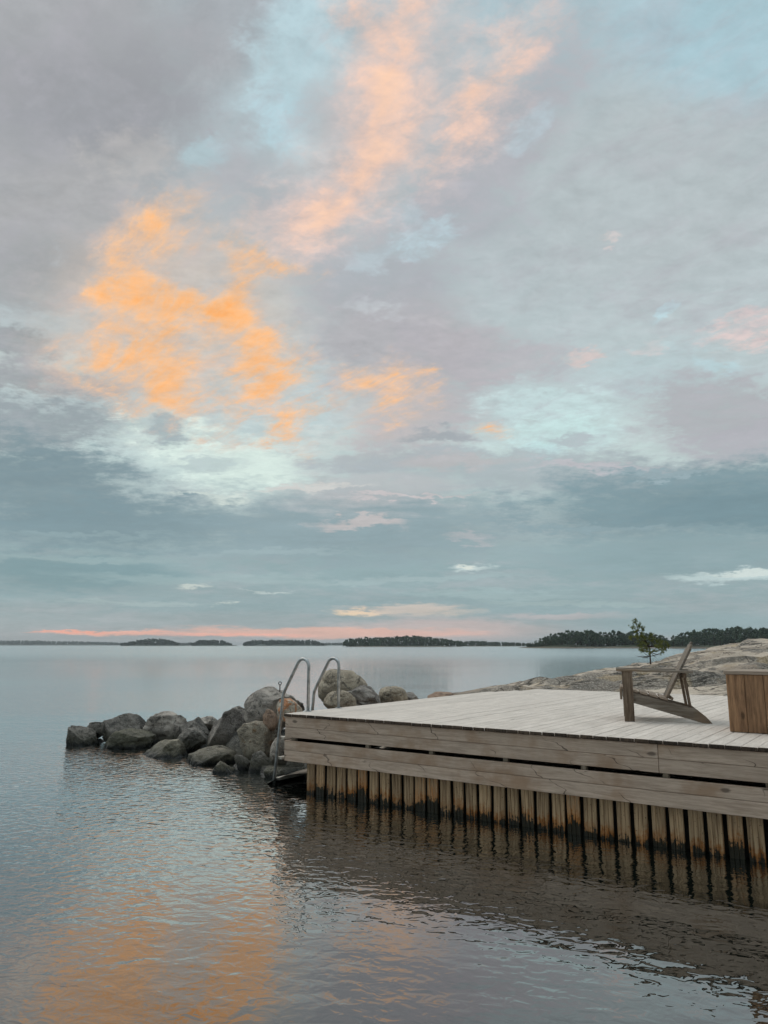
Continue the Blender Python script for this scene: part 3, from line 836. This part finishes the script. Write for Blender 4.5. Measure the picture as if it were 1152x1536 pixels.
while s < 12.2:
    front = -0.028 + random.uniform(-0.007, 0.007)
    L = DECK_L - front + random.uniform(-0.02, 0.05)
    if s < 0.36:
        L -= 1.25 - s * 2.2
    deck_board(s, BW + random.uniform(-0.003, 0.003), L, front)
    s += BW + GAP

# fascia: two bands, each of two planks; the upper band has a butt joint
FT = 0.045
def fascia(s0, s1, z0, z1, t=FT / 2):
    box('fascia_board', (s1 - s0, FT, z1 - z0), M['fascia'], dock, ((s0 + s1) / 2, t, (z0 + z1) / 2), bevel=0.004)
J = 4.585
for (a, b) in ((0.0, J - 0.002), (J + 0.002, 12.2)):
    fascia(a, b, 0.788, 0.912)
    fascia(a, b, 0.664, 0.7855)
for (a, b) in ((0.0, 7.6), (7.604, 12.2)):
    fascia(a, b, 0.5085, 0.622, FT / 2 - 0.006)
    fascia(a, b, 0.378, 0.5055, FT / 2 - 0.006)
# side fascia along the left end
for z0, z1 in ((0.664, 0.912), (0.378, 0.622)):
    box('fascia_board', (FT, 5.2, z1 - z0), M['fascia'], dock, (FT / 2, FT + 2.603, (z0 + z1) / 2), bevel=0.004)
# posts behind the bands
for k, sx in enumerate((0.10, 0.42, 1.258, 2.131, 3.030, 3.861, 4.628, 5.47, 6.3, 7.15, 8.0, 8.85, 9.7, 10.55, 11.4)):
    if k == 1:
        continue
    box('support_post', (0.055 if k else 0.07, 0.05, 0.53), M['block'], dock, (sx, 0.073, 0.645))
# joists and bearer
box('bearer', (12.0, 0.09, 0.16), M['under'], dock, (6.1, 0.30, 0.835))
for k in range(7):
    box('joist_or_light_stop', (12.0, 0.06, 0.14), M['under'], dock, (6.1, 1.2 + k * 0.85, 0.845))
box('backing_wall', (12.0, 0.04, 1.6), flat_noise_mat('gap_shade_backing', lin((26, 23, 20)), lin((40, 35, 30)), 5.0, 0.9), dock, (6.22, 0.235, -0.2))  # dark colour paints the shade in the gaps between the piles

box('joist_or_light_stop', (0.05, 5.2, 0.56), M['under'], dock, (0.078, FT + 2.63, 0.635))  # added dark board closing the left end against light leaking in
# piles
def pile_mesh(w, seedv):
    rr = random.Random(seedv)
    d_ = 0.024
    prof = [(-w / 2, d_), (-w / 2 + 0.001, 0.004), (-w / 2 + 0.005, 0.0), (-w / 6 - 0.004, rr.uniform(-.002, .002)), (-w / 6, 0.006), (-w / 6 + 0.004, 0.0),
            (w / 6 - 0.004, rr.uniform(-.002, .002)), (w / 6, 0.006), (w / 6 + 0.004, 0.0), (w / 2 - 0.005, 0.0), (w / 2 - 0.001, 0.004), (w / 2, d_)]
    zs = [-0.9, -0.1, 0.02, 0.12, 0.24, 0.36, 0.47]
    verts, faces = [], []
    n = len(prof)
    for zi, z in enumerate(zs):
        for (x, y) in prof:
            verts.append((x + rr.uniform(-.001, .001), y + rr.uniform(-.0015, .0015), z))
    for a in range(len(zs) - 1):
        for k in range(n):
            k2 = (k + 1) % n
            faces.append((a * n + k, a * n + k2, (a + 1) * n + k2, (a + 1) * n + k))
    faces.append(tuple((len(zs) - 1) * n + k for k in range(n)))
    return mesh_from('pile', verts, faces)
for k in range(72):
    sx = 0.33 + 0.161 * k
    w = 0.126 + random.uniform(-0.007, 0.005)
    link('pile', pile_mesh(w, 100 + k), M['pile'], dock, (sx, 0.12 + random.uniform(-0.006, 0.006), 0), (random.uniform(-.012, .012), random.uniform(-.016, .016), random.uniform(-.05, .05)))

# ------------------------------------------------------------------ ladder
lad = empty('swim_ladder', st(0.0, 0.70, DZ), TH)
tag(lad, 'grey steel bathing ladder hooked over the left end of the dock', 'ladder')
def rail_pts():
    pts = [(0.04, 0.0, 0.0)]
    pts.append((0.04, 0, 0.54))
    cx, cz, r = -0.062, 0.565, 0.102
    for k in range(0, 11):
        a = math.radians(4 + k * 15.0)
        pts.append((cx + r * math.cos(a), 0, cz + r * math.sin(a)))
    pts += [(-0.375, 0, 0.255), (-0.40, 0, 0.205), (-0.412, 0, 0.15), (-0.42, 0, 0.05), (-0.60, 0, -1.5)]
    return pts
for sy in (-0.314, 0.314):
    h = link('handrail', tube_mesh('handrail', rail_pts(), 0.021, 12), M['steel'], lad, (0, sy, 0))
    fm = bmesh.new()
    bmesh.ops.create_cone(fm, cap_ends=True, segments=16, radius1=0.045, radius2=0.042, depth=0.008)
    me = bpy.data.meshes.new('foot_plate')
    fm.to_mesh(me)
    fm.free()
    link('foot_plate', me, M['steel'], h, (0.04, 0, 0.004))
def stringer_x(z):
    return -0.42 - 0.18 * (0.05 - z) / 1.55
for z in (0.58, 0.32, 0.055, -0.21):
    zz = z - DZ
    box('step', (0.085, 0.585, 0.032), M['step'], lad, (stringer_x(zz) + 0.03, 0, zz), (0, 0, 0), bevel=0.005)

# ------------------------------------------------------------------ chair
ch = empty('deck_chair', (2.783, 8.66, DZ), R(-17.0))
tag(ch, 'weathered wooden slatted deck chair with a reclined back facing left on the dock', 'chair')
CW = 0.58
rail_poly = [(-0.06, 0.345), (0.71, 0.15), (0.80, 0.075), (0.865, 0.0), (0.775, 0.0), (-0.06, 0.235)]
for yy in (0.0, CW):
    box('front_leg', (0.108, 0.034, 0.555), M['chair_leg'], ch, (0.0, yy - (0.034 if yy == 0 else -0.034) , 0.2775))
    prism('side_rail', rail_poly, 0.032, M['chair'], ch, (0, yy, 0))
    prism('armrest', [(-0.12, 0.557), (0.70, 0.543), (0.70, 0.567), (-0.12, 0.582)], 0.125, M['chair'], ch, (0, yy + (0.0 if yy == 0 else 0.0), 0))
    prism('back_brace', [(0.590, 0.54), (0.622, 0.54), (0.668, 0.15), (0.636, 0.155)], 0.03, M['chair_leg'], ch, (0, yy + (0.034 if yy == 0 else -0.034), 0))
sl_ang = math.atan2(0.195, 0.77)
for k in range(5):
    x = -0.055 + 0.106 * k
    z = 0.345 - (x + 0.06) * 0.2532 + 0.020
    box('seat_slat', (0.080, CW + 0.05, 0.022), M['lid'], ch, (x + 0.012, CW / 2, z + 0.002), (0, sl_ang, 0))
box('apron', (0.024, CW + 0.03, 0.12), M['chair_leg'], ch, (-0.078, CW / 2, 0.30))
bk = math.atan2(0.325, 0.63)
BL = 0.70
for k in range(5):
    off = (k - 2)
    L = BL - 0.035 * abs(off) * (0.6 + 0.3 * abs(off))
    cx, cz = 0.405 + math.sin(bk) * L / 2, 0.262 + math.cos(bk) * L / 2
    box('back_slat', (0.024, 0.098, L), M['chair'], ch, (cx + 0.01, CW / 2 + off * 0.108, cz), (0, bk, 0))
box('back_support', (0.035, CW + 0.06, 0.05), M['chair_leg'], ch, (0.612, CW / 2, 0.513), (0, 0.0, 0))
box('back_support', (0.05, CW - 0.04, 0.03), M['chair_leg'], ch, (0.455, CW / 2, 0.262), (0, bk, 0))

# ------------------------------------------------------------------ storage box
bx = empty('storage_box', (3.434, 7.612, DZ), TH)
tag(bx, 'brown plank storage box with a pale lid at the right edge of the dock', 'storage box')
BXL, BXD, BXH = 1.36, 0.75, 0.555
pw = 0.17
for k in range(8):
    for yy in (0.012, BXD - 0.012):
        box('side_plank', (pw - 0.004, 0.024, BXH + random.uniform(-.003, .0)), M['box'], bx, (pw * k + pw / 2, yy, BXH / 2 + 0.004), bevel=0.003)
for k in range(4):
    w = (BXD - 0.05) / 4
    for xx in (0.012, BXL - 0.012):
        box('side_plank', (0.024, w - 0.004, BXH), M['box'], bx, (xx, 0.025 + w * (k + .5), BXH / 2 + 0.004), bevel=0.003)
for k in range(5):
    w = (BXD + 0.03) / 5
    box('lid_board', (BXL + 0.03, w - 0.004, 0.034), M['lid'], bx, (BXL / 2, -0.015 + w * (k + .5), BXH + 0.0225), bevel=0.003)

# ------------------------------------------------------------------ boulders
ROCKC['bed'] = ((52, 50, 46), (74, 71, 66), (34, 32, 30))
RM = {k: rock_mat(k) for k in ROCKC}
def boulder_mesh(seed, size, style):
    rr = random.Random(seed * 31 + 5)
    bm = bmesh.new()
    bmesh.ops.create_icosphere(bm, subdivisions=5, radius=1.0)
    cuts = []
    sharp = {'dark': 10, 'grey': 11, 'wet': 7, 'pale': 6, 'brown': 4, 'rust': 4, 'tan': 2, 'orange': 4, 'red': 5}[style]
    for k in range(sharp + 2):
        n = Vector((rr.gauss(0, 1), rr.gauss(0, 1), rr.gauss(0.15, 0.8))).normalized()
        cuts.append((n, rr.uniform(0.56, 0.88)))
    off = Vector((rr.uniform(-50, 50), rr.uniform(-50, 50), rr.uniform(-50, 50)))
    skew = rr.uniform(-0.35, 0.35)
    for v in bm.verts:
        p = v.co.copy()
        p = Vector([math.copysign(abs(c) ** 0.85, c) for c in p])
        for n, dd in cuts:
            q = p.dot(n) - dd
            if q > 0:
                p -= n * q * 0.97
        p += p.normalized() * 0.10 * mnoise.fractal(p * 1.1 + off, 1.0, 2.0, 3)
        p += p.normalized() * 0.05 * mnoise.fractal(p * 4.0 + off, 0.9, 2.0, 4)
        cr = abs(mnoise.noise(p * 1.3 + off * 1.7))
        p -= p.normalized() * 0.07 * max(0.0, 1.0 - cr / 0.05)
        p.x += skew * p.z
        v.co = p
    mn = [min(v.co[i] for v in bm.verts) for i in range(3)]
    mx = [max(v.co[i] for v in bm.verts) for i in range(3)]
    for v in bm.verts:
        for i in range(3):
            v.co[i] = ((v.co[i] - mn[i]) / (mx[i] - mn[i]) - 0.5) * size[i]
    me = bpy.data.meshes.new('boulder')
    bm.to_mesh(me)
    bm.free()
    me.polygons.foreach_set('use_smooth', [True] * len(me.polygons))
    return me
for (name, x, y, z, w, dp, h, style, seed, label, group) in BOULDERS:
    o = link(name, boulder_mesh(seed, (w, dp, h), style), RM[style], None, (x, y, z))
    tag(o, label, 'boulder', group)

# ring bolt in the largest boulder
bz = BOULDERS[14]
ex, ey, ez = -1.735, bz[2] - 0.05, bz[3] + bz[6] / 2
eb = empty('ring_bolt', (ex, ey, ez))
tag(eb, 'small rusty iron ring bolt standing on the largest pale boulder', 'ring bolt')
link('shank', tube_mesh('shank', [(0, 0, -0.12), (0, 0, 0.035)], 0.009, 8), M['iron'], eb)
link('ring', tube_mesh('ring', [(0.024 * math.cos(a), 0, 0.058 + 0.024 * math.sin(a)) for a in [k * math.pi / 8 for k in range(16)]], 0.0065, 8, closed=True), M['iron'], eb)

# rubble bed under the boulders
def rubble():
    x0, x1, y0, y1, stp = -8.0, 1.6, 9.6, 16.5, 0.12
    nx, ny = int((x1 - x0) / stp), int((y1 - y0) / stp)
    verts = []
    for j in range(ny + 1):
        for i in range(nx + 1):
            x, y = x0 + i * stp, y0 + j * stp
            rel = Vector((x - AX, y - AY, 0))
            ss = rel.dot(U)
            z = -0.9
            for b in BOULDERS:
                d2 = ((x - b[1]) / (0.75 * b[4] + .12)) ** 2 + ((y - b[2]) / (0.75 * b[5] + .12)) ** 2
                top = b[3] - b[6] * 0.12
                z = max(z, top - 0.45 * d2 - 0.05 - (top - (-0.9)) * 0.25 * max(0, d2 - 0.6))
            z += 0.10 * mnoise.fractal(Vector((x * 2.5, y * 2.5, 0)), 0.9, 2.0, 4)
            if ss > -0.12:
                z = min(z, 0.3)
            z += 0.10 * (0.5 - mnoise.voronoi(Vector((x * 3.2, y * 3.2, 0)))[0][0])
            z = min(z, 0.38 if y > 12.2 else 0.08)
            verts.append((x, y, max(z, -0.9)))
    faces = []
    for j in range(ny):
        for i in range(nx):
            a = j * (nx + 1) + i
            faces.append((a, a + 1, a + nx + 2, a + nx + 1))
    return mesh_from('rubble_bed', verts, faces, True)
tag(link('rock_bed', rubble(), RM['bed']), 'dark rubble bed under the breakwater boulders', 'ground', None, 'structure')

# ------------------------------------------------------------------ granite outcrop
def outcrop():
    pts = []
    for (x, y, z) in RIDGE:
        pts.append((x, y, z))
        pts.append((x - 0.5, y + 2.2, z - 0.28))
        pts.append((x - 1.2, y + 6.0, -0.7))
        pts.append((x - 2.0, y + 10.0, -2.0))
    for ss in (0.8, 2, 3.5, 5, 6.5, 8, 10, 12):
        q = st(ss, 6.9)
        pts.append((q.x, q.y, 0.82 + 0.02 * ss))
    for ss in (-0.3, 1.5, 3, 5, 8, 11):
        q = st(ss, 3.2)
        pts.append((q.x, q.y, 0.42))
        q = st(ss, 0.5)
        pts.append((q.x, q.y, 0.15))
    for tt in (1, 3, 5, 6.5):
        q = st(-1.6, tt)
        pts.append((q.x, q.y, -0.7))
    for (x, y, z) in STEP:
        pts.append((x, y, z))
    P = np.array(pts)
    n = len(P)
    def phi(r2):
        return np.where(r2 > 1e-9, 0.5 * r2 * np.log(np.maximum(r2, 1e-9)), 0)
    d2 = ((P[:, None, :2] - P[None, :, :2]) ** 2).sum(-1)
    A = np.zeros((n + 3, n + 3))
    A[:n, :n] = phi(d2) + np.eye(n) * 0.05
    A[:n, n] = 1; A[:n, n + 1:] = P[:, :2]
    A[n, :n] = 1; A[n + 1:, :n] = P[:, :2].T
    w = np.linalg.solve(A, np.concatenate([P[:, 2], np.zeros(3)]))
    stp = 0.11
    ns, ntt = int(24 / stp), int(25 / stp)
    verts = []
    for j in range(ntt + 1):
        for i in range(ns + 1):
            q = st(-2.2 + i * stp, 0.28 + j * stp)
            verts.append((q.x, q.y, 0))
    vv = np.array(verts)
    for a in range(0, len(vv), 4000):
        b = vv[a:a + 4000]
        dd = ((b[:, None, :2] - P[None, :, :2]) ** 2).sum(-1)
        vv[a:a + 4000, 2] = phi(dd) @ w[:n] + w[n] + b[:, :2] @ w[n + 1:]
    res = []
    for k in range(len(vv)):
        x, y, z = vv[k]
        t = (Vector((x - AX, y - AY, 0))).dot(V)
        amp = min(max((t - 6.2) / 2.0, 0.0), 1.0)
        v = Vector((x * 0.35, y * 0.8, 0.0))
        r1 = mnoise.fractal(v * 0.9, 0.8, 2.1, 5)
        rg = 1.0 - abs(mnoise.noise(Vector((x * 0.22 + 3, y * 0.55, 1.7))))
        lg = mnoise.noise(Vector((x * 0.16 - 2, y * 0.42 + z * 0.5, 8.3))) * 5.0
        lg = lg - math.floor(lg)
        z += amp * (0.11 * r1 - 0.16 * max(0, rg - 0.9) / 0.1 + 0.10 * (min(lg / 0.8, (1 - lg) / 0.2) - 0.6))
        z += amp * 0.03 * mnoise.fractal(Vector((x * 2, y * 2, 5)), 0.8, 2.0, 3)
        for (bx0, by0, rx, ry, hh, pw_) in BULGE:
            r2 = ((x - bx0) / rx) ** 2 + ((y - by0) / ry) ** 2
            r2 *= 1.0 + 0.35 * mnoise.noise(Vector((x * 0.9, y * 0.9, bx0)))
            if r2 < 1:
                z += hh * (1 - r2 ** pw_) * (1 if t > 6.9 else max(0, (t - 6.4) * 2))
        if t < 6.75:
            z = min(z, 0.72)
        z = min(max(z, -1.6), 2.1)
        res.append((x, y, z))
    faces = []
    for j in range(ntt):
        for i in range(ns):
            a = j * (ns + 1) + i
            faces.append((a, a + 1, a + ns + 2, a + ns + 1))
    return mesh_from('rock_outcrop', res, faces, True), res, ns, ntt, stp
STEP = [(3.2, 15.6, 0.90), (4.3, 15.6, 0.96), (5.3, 15.5, 1.02), (6.3, 15.0, 1.10), (7.8, 15.0, 1.22), (9.5, 15.0, 1.5), (11.5, 15.0, 1.6)]
BULGE = [(4.6, 16.4, 2.0, 1.6, 0.10, 2.2), (6.6, 16.0, 1.3, 1.9, 0.14, 2.5), (8.6, 16.4, 2.0, 2.4, 0.20, 2.5), (5.6, 15.2, 0.9, 0.6, 0.12, 2.0), (11.5, 16.5, 2.6, 2.6, 0.2, 2.5)]
om, ov, ons, ont, ostp = outcrop()
oc = link('rock_outcrop', om, M['outcrop'])
tag(oc, 'smooth bare granite slab sloping down to the water behind the dock', 'rock outcrop', None, 'structure')
def ground_z(x, y):
    rel = Vector((x - AX, y - AY, 0))
    i = int(round((rel.dot(U) + 2.2) / ostp)); j = int(round((rel.dot(V) - 0.28) / ostp))
    return ov[j * (ons + 1) + i][2]

# ------------------------------------------------------------------ small pine on the slab
def small_pine():
    k = 0.0042
    bx_, by_ = 7.42, 21.0
    bz_ = ground_z(bx_, by_)
    root = empty('pine_tree', (bx_, by_, bz_ - 0.03))
    tag(root, 'lone small young pine with a bent top growing on the granite slab', 'tree')
    zp = lambda x, y: ((x - 322) * k, (440 - y) * k)
    tr = [(322, 447), (322, 410), (321, 370), (324, 342), (318, 310), (300, 272), (275, 235), (252, 200), (242, 165), (236, 128)]
    tp = [(zp(*p)[0], 0.0, zp(*p)[1]) for p in tr]
    tap = [0.026, 0.021, 0.019, 0.017, 0.015, 0.013, 0.011, 0.009, 0.007, 0.004]
    verts, faces = [], []
    def add(me):
        o = len(verts)
        verts.extend([v.co.copy() for v in me.vertices])
        faces.extend([tuple(i + o for i in p.vertices) for p in me.polygons])
        bpy.data.meshes.remove(me)
    add(tube_mesh('t', tp, 0, 7, tap))
    rr = random.Random(3)
    clumps = [(236, 138, 20), (222, 180, 20), (264, 172, 22), (292, 190, 19), (243, 205, 18), (236, 245, 20), (282, 240, 28), (326, 236, 17), (258, 282, 30), (306, 272, 32), (346, 264, 24), (382, 272, 22), (402, 300, 28), (440, 302, 14), (430, 280, 12), (215, 250, 14), (300, 345, 16), (350, 308, 32), (300, 318, 28), (258, 314, 22), (392, 338, 20), (425, 318, 15), (275, 335, 14)]
    nv, nf = [], []
    for (cx, cy, cr) in clumps:
        x, z = zp(cx, cy)
        y = rr.uniform(-0.28, 0.28) if cy > 215 else rr.uniform(-0.08, 0.08)
        zj = z - 0.12 if cy > 215 else z - 0.06
        best = min(tp, key=lambda p: abs(p[2] - zj))
        mid = Vector(((best[0] + x) / 2, y / 2, (best[2] + z) / 2 - 0.03))
        add(tube_mesh('b', [best, mid, (x, y, z)], 0, 5, [0.009, 0.007, 0.003]))
        for _ in range(int(cr * 0.8) + 2):
            c = Vector((x, y, z)) + Vector((rr.gauss(0, 0.5), rr.gauss(0, 0.5), rr.gauss(0, 0.45))) * cr * k
            axis = Vector((rr.gauss(0, 0.6), rr.gauss(0, 0.6), 0.8)).normalized()
            for q in range(20):
                dr = (axis + Vector((rr.gauss(0, 0.7), rr.gauss(0, 0.7), rr.gauss(0, 0.5)))).normalized()
                L = rr.uniform(0.04, 0.075)
                sd = dr.cross(Vector((rr.gauss(0, 1), rr.gauss(0, 1), rr.gauss(0, 1)))).normalized() * 0.0036
                b = c - axis * rr.uniform(0, 0.03)
                o = len(nv)
                nv.extend([b - sd, b + sd, b + dr * L])
                nf.append((o, o + 1, o + 2))
    for (x1, y1) in ((262, 372), (232, 362), (395, 362), (362, 372)):
        a = tp[3] if x1 > 322 else tp[2]
        x, z = zp(x1, y1)
        for q in range(3):
            e_ = Vector((x + rr.uniform(-.05, .05), rr.uniform(-.1, .1), z + rr.uniform(-.05, .05)))
            add(tube_mesh('b', [a, (Vector(a) + e_) / 2 + Vector((0, 0, -.02)), e_], 0, 5, [0.007, 0.005, 0.002]))
    link('trunk', mesh_from('trunk', verts, faces, True), M['bark'], root)
    link('crown', mesh_from('crown', nv, nf), M['needles'], root)
small_pine()

# ------------------------------------------------------------------ far shores
F = 1109.33
def px_x(px, Y):
    return (px - 576) / F * Y * 0.984
def px_z(py, Y):
    return CAM_H + (967.5 - py) * Y / F * 1.02

def interp(tab, x):
    if x <= tab[0][0]: return tab[0][1]
    for (a, b), (c, d_) in zip(tab, tab[1:]):
        if x <= c:
            return b + (d_ - b) * (x - a) / (c - a)
    return tab[-1][1]

def land(name, px0, px1, Y, depth, hgt, mat, label, seed, ends=True):
    """low rocky ground rising from the water, closed at the back"""
    rr = random.Random(seed)
    n, m_ = 60, 10
    verts, faces = [], []
    for j in range(m_ + 1):
        for i in range(n + 1):
            f = i / n
            x = px_x(px0 + (px1 - px0) * f, Y)
            g = j / m_
            e = 1.0
            if ends:
                e = min(1.0, 5 * min(f, 1 - f))
            prof = math.sin(math.pi * min(g * 1.15, 1.0)) ** 0.6
            z = -0.5 + (hgt + 0.5) * e ** 0.5 * prof * (0.75 + 0.5 * mnoise.fractal(Vector((x * 0.05, g * 3, seed)), 0.9, 2.0, 4))
            if j in (0, m_): z = -0.5
            verts.append((x, Y + depth * g + 6 * mnoise.noise(Vector((x * 0.03, g, seed + 9.1))) - (1 - e) * -depth * 0.2, z))
    for j in range(m_):
        for i in range(n):
            a = j * (n + 1) + i
            faces.append((a, a + 1, a + n + 2, a + n + 1))
    o = link(name, mesh_from(name, verts, faces, True), mat)
    tag(o, label, name, None, 'structure')
    return o

def crown_tris(nv, nf, rr, base, h, w, nl, ls, conif=0.5, lo=0.2):
    """leaf-sized faces gathered in clumps through a crown"""
    ncl = 5 + int(h)
    clumps = []
    for c in range(ncl):
        g = rr.uniform(lo, 1.0)
        rad = w * 0.5 * ((1 - g) ** 0.6 * conif + (1 - abs(2 * g - 1.15) ** 2) * (1 - conif))
        a = rr.uniform(0, 6.28)
        q = rr.uniform(0.2, 1.0) * max(rad, 0.1 * w)
        clumps.append((Vector((q * math.cos(a), q * math.sin(a), g * h)), w * rr.uniform(0.13, 0.24)))
    clumps.append((Vector((0, 0, h * 0.95)), w * 0.12))
    for k in range(nl):
        c, cr = clumps[k % len(clumps)]
        p = base + c + Vector((rr.gauss(0, .55), rr.gauss(0, .55), rr.gauss(0, .42))) * cr
        a = Vector((rr.gauss(0, 1), rr.gauss(0, 1), rr.gauss(0, 1))).normalized()
        b = a.cross(Vector((rr.gauss(0, 1), rr.gauss(0, 1), rr.gauss(0, 1)))).normalized()
        s_ = ls * rr.uniform(0.6, 1.3)
        o = len(nv)
        nv.extend([p - a * s_, p + b * s_, p + a * s_, p - b * s_ * 0.8])
        nf.append((o, o + 1, o + 2, o + 3))

def island_wood(name, tab, Y, depth, label, seed, mat, spacing_px, ls, gz=1.0, cover=40):
    rr = random.Random(seed)
    nv, nf = [], []
    px = tab[0][0]
    while px < tab[-1][0]:
        for row in range(2):
            q = px + rr.uniform(-1, 1) * spacing_px
            yy = Y + depth * rr.uniform(0.25, 0.75)
            x = px_x(q, yy)
            top = px_z(interp(tab, q), Y) * rr.uniform(0.80, 1.08)
            h = max(top - gz, 1.2)
            crown_tris(nv, nf, rr, Vector((x, yy, gz)), h, h * rr.uniform(0.45, 0.7), cover, ls, 0.5, -0.05)
        px += spacing_px
    o = link(name, mesh_from(name, nv, nf), mat)
    tag(o, label, 'wood', None, 'stuff')

IS = M['isle_leaf']
land('island', -120, 190, 3000, 150, 6, IS, 'long low hazy land along the horizon at the far left', 1)
island_wood('island_wood', [(-120, 962), (40, 961.5), (100, 962.5), (186, 964.5)], 3000, 120, 'hazy low woodland along the horizon at the far left', 11, IS, 2.2, 3.2, 2.0, 26)
land('island', 180, 272, 1500, 80, 4, IS, 'small humped wooded island left of the ladder', 2)
island_wood('island_wood', [(182, 966), (195, 963), (212, 960), (235, 958.5), (252, 960.5), (268, 965)], 1500, 60, 'dark wood on the small humped island at the left', 12, IS, 1.5, 1.5)
land('island', 262, 300, 2400, 60, 3, IS, 'faint low land linking two small islands', 3)
island_wood('island_wood', [(262, 965), (290, 964.5), (300, 966)], 2400, 40, 'faint low wood between two small islands', 13, IS, 1.8, 2.2, 1.5, 26)
land('island', 287, 350, 1500, 70, 4, IS, 'short flat-topped wooded island in the middle of the left horizon', 4)
island_wood('island_wood', [(289, 965), (298, 961.5), (315, 960.5), (332, 961), (347, 966)], 1500, 50, 'dark wood on the short flat-topped island', 14, IS, 1.5, 1.5)
land('island', 362, 490, 1500, 80, 4, IS, 'long even wooded island behind the ladder handrails', 5)
island_wood('island_wood', [(365, 965), (376, 961.5), (410, 960.8), (450, 961), (470, 961.5), (486, 965.5)], 1500, 60, 'dark wood on the long even island behind the ladder', 15, IS, 1.5, 1.5)
land('island', 480, 530, 2400, 60, 3, IS, 'faint low land just right of the ladder handrails', 6)
island_wood('island_wood', [(482, 965.5), (500, 964.5), (528, 965)], 2400, 40, 'faint low wood just right of the ladder handrails', 16, IS, 1.8, 2.2, 1.5, 26)
FL = M['far_leaf']
land('island', 512, 700, 800, 60, 1.8, M['far_ground'], 'largest wooded island in the middle of the horizon', 7)
island_wood('island_wood', [(515, 964), (522, 959), (545, 957.5), (575, 957), (600, 955.5), (622, 954.5), (645, 956.5), (668, 959.5), (695, 963)], 800, 45, 'dark wood with bumpy crowns on the largest middle island', 17, FL, 1.6, 0.75, 1.2, 60)
land('island', 685, 800, 1000, 60, 1.6, M['far_ground'], 'thin low tail of land between the middle island and the right shore', 8)
island_wood('island_wood', [(687, 963), (715, 962), (740, 963.5), (770, 964.5), (800, 966)], 1000, 40, 'low wood thinning out towards the right shore', 18, FL, 1.8, 0.9, 1.0, 50)

# right-hand shores: trees one can tell apart
PEN1 = [(792, 968), (800, 964), (812, 958), (828, 953), (850, 949), (875, 948), (905, 950), (930, 949), (955, 950), (980, 952), (994, 955), (1008, 958), (1016, 962)]
PEN2 = [(992, 964), (1004, 960), (1012, 955), (1030, 950), (1055, 947), (1080, 945.5), (1110, 944), (1140, 945.5), (1170, 945), (1300, 942)]
land('shore', 788, 1012, 440, 40, 2.0, M['far_ground'], 'rocky far shore of the wooded headland left of the small pine', 9)
land('shore', 998, 1340, 400, 50, 2.4, M['far_ground'], 'rocky far shore of the wood behind the chair back', 10)
protos = []
for k in range(7):
    rr = random.Random(50 + k)
    nv, nf = [], []
    h, w = 1.0, rr.uniform(0.42, 0.66)
    crown_tris(nv, nf, rr, Vector((0, 0, 0.0)), h, w, 420, 0.040, [0.85, 0.7, 0.45, 0.35, 0.6, 0.3, 0.5][k])
    cm = mesh_from('crown', nv, nf)
    cm.materials.append(M['far_leaf'])
    tm = tube_mesh('trunk', [(0, 0, -0.08), (0.01, 0, 0.4), (0, 0.01, 0.9)], 0, 6, [0.022, 0.017, 0.006])
    tm.materials.append(M['far_bark'])
    protos.append((cm, tm))
rr = random.Random(99)
def shore_trees(tab, Y, n, x_end, label, group, rows):
    for i in range(n):
        f = (i + rr.uniform(0, 1)) / n
        q = tab[0][0] + (x_end - tab[0][0]) * f
        yy = Y + rr.choice(rows) + rr.uniform(-3, 3)
        top = px_z(interp(tab, q), yy) * (rr.uniform(0.90, 1.06) if i % 3 else rr.uniform(0.6, 0.92))
        g = 0.9 + rr.uniform(0, 0.6)
        h = max(top - g, 2.0)
        cm, tm = protos[rr.randrange(7)]
        root = empty('pine_tree', (px_x(q, yy), yy, g), rr.uniform(0, 6.28))
        root.scale = (h * rr.uniform(.85, 1.2), h * rr.uniform(.85, 1.2), h)
        tag(root, label, 'tree', group)
        link('trunk', tm, None, root)
        link('crown', cm, None, root)
shore_trees(PEN1, 440, 90, 1001, 'dark far pine in the wood on the headland left of the small pine', 'trees of the headland wood', (12, 18, 26))
shore_trees(PEN2, 400, 80, 1175, 'dark far pine in the wood behind the chair back', 'trees of the wood behind the chair', (14, 22, 32))
island_wood('far_wood', [(a, b + 3.5) for a, b in PEN1], 462, 12, 'shaded depth of the headland wood behind its front trees', 21, FL, 1.6, 0.42, 0.8, 60)
island_wood('far_wood', [(a, b + 3.5) for a, b in PEN2], 432, 14, 'shaded depth of the right-hand wood behind its front trees', 22, FL, 1.8, 0.42, 0.8, 60)

# ------------------------------------------------------------------ haze over the water
def haze():
    a, b, c = 6300.0, -1.2, 17.0
    v = [(-a, -300, b), (a, -300, b), (a, a, b), (-a, a, b), (-a, -300, c), (a, -300, c), (a, a, c), (-a, a, c)]
    f = [(0, 3, 2, 1), (4, 5, 6, 7), (0, 1, 5, 4), (1, 2, 6, 5), (2, 3, 7, 6), (3, 0, 4, 7)]
    m, nt, out = new_mat('sea_haze')
    pv = nt.n('ShaderNodeVolumePrincipled', {'Color': (0.86, 0.91, 0.94, 1), 'Density': HAZE, 'Anisotropy': 0.0})
    nt.t.links.new(pv.outputs[0], out.inputs['Volume'])
    o = link('haze', mesh_from('haze', v, f), m)
    tag(o, 'thin pale haze over the sea', 'haze', None, 'stuff')
HAZE = 0.00015
haze()

# ------------------------------------------------------------------ render settings
scene.view_settings.view_transform = 'Standard'
scene.view_settings.look = 'None'
scene.view_settings.exposure = 0.0
scene.view_settings.gamma = 1.0
scene.view_settings.use_curve_mapping = False
scene.cycles.max_bounces = 6
scene.cycles.diffuse_bounces = 3
scene.cycles.glossy_bounces = 3
scene.cycles.use_adaptive_sampling = True
scene.cycles.adaptive_threshold = 0.02
scene.cycles.use_denoising = True
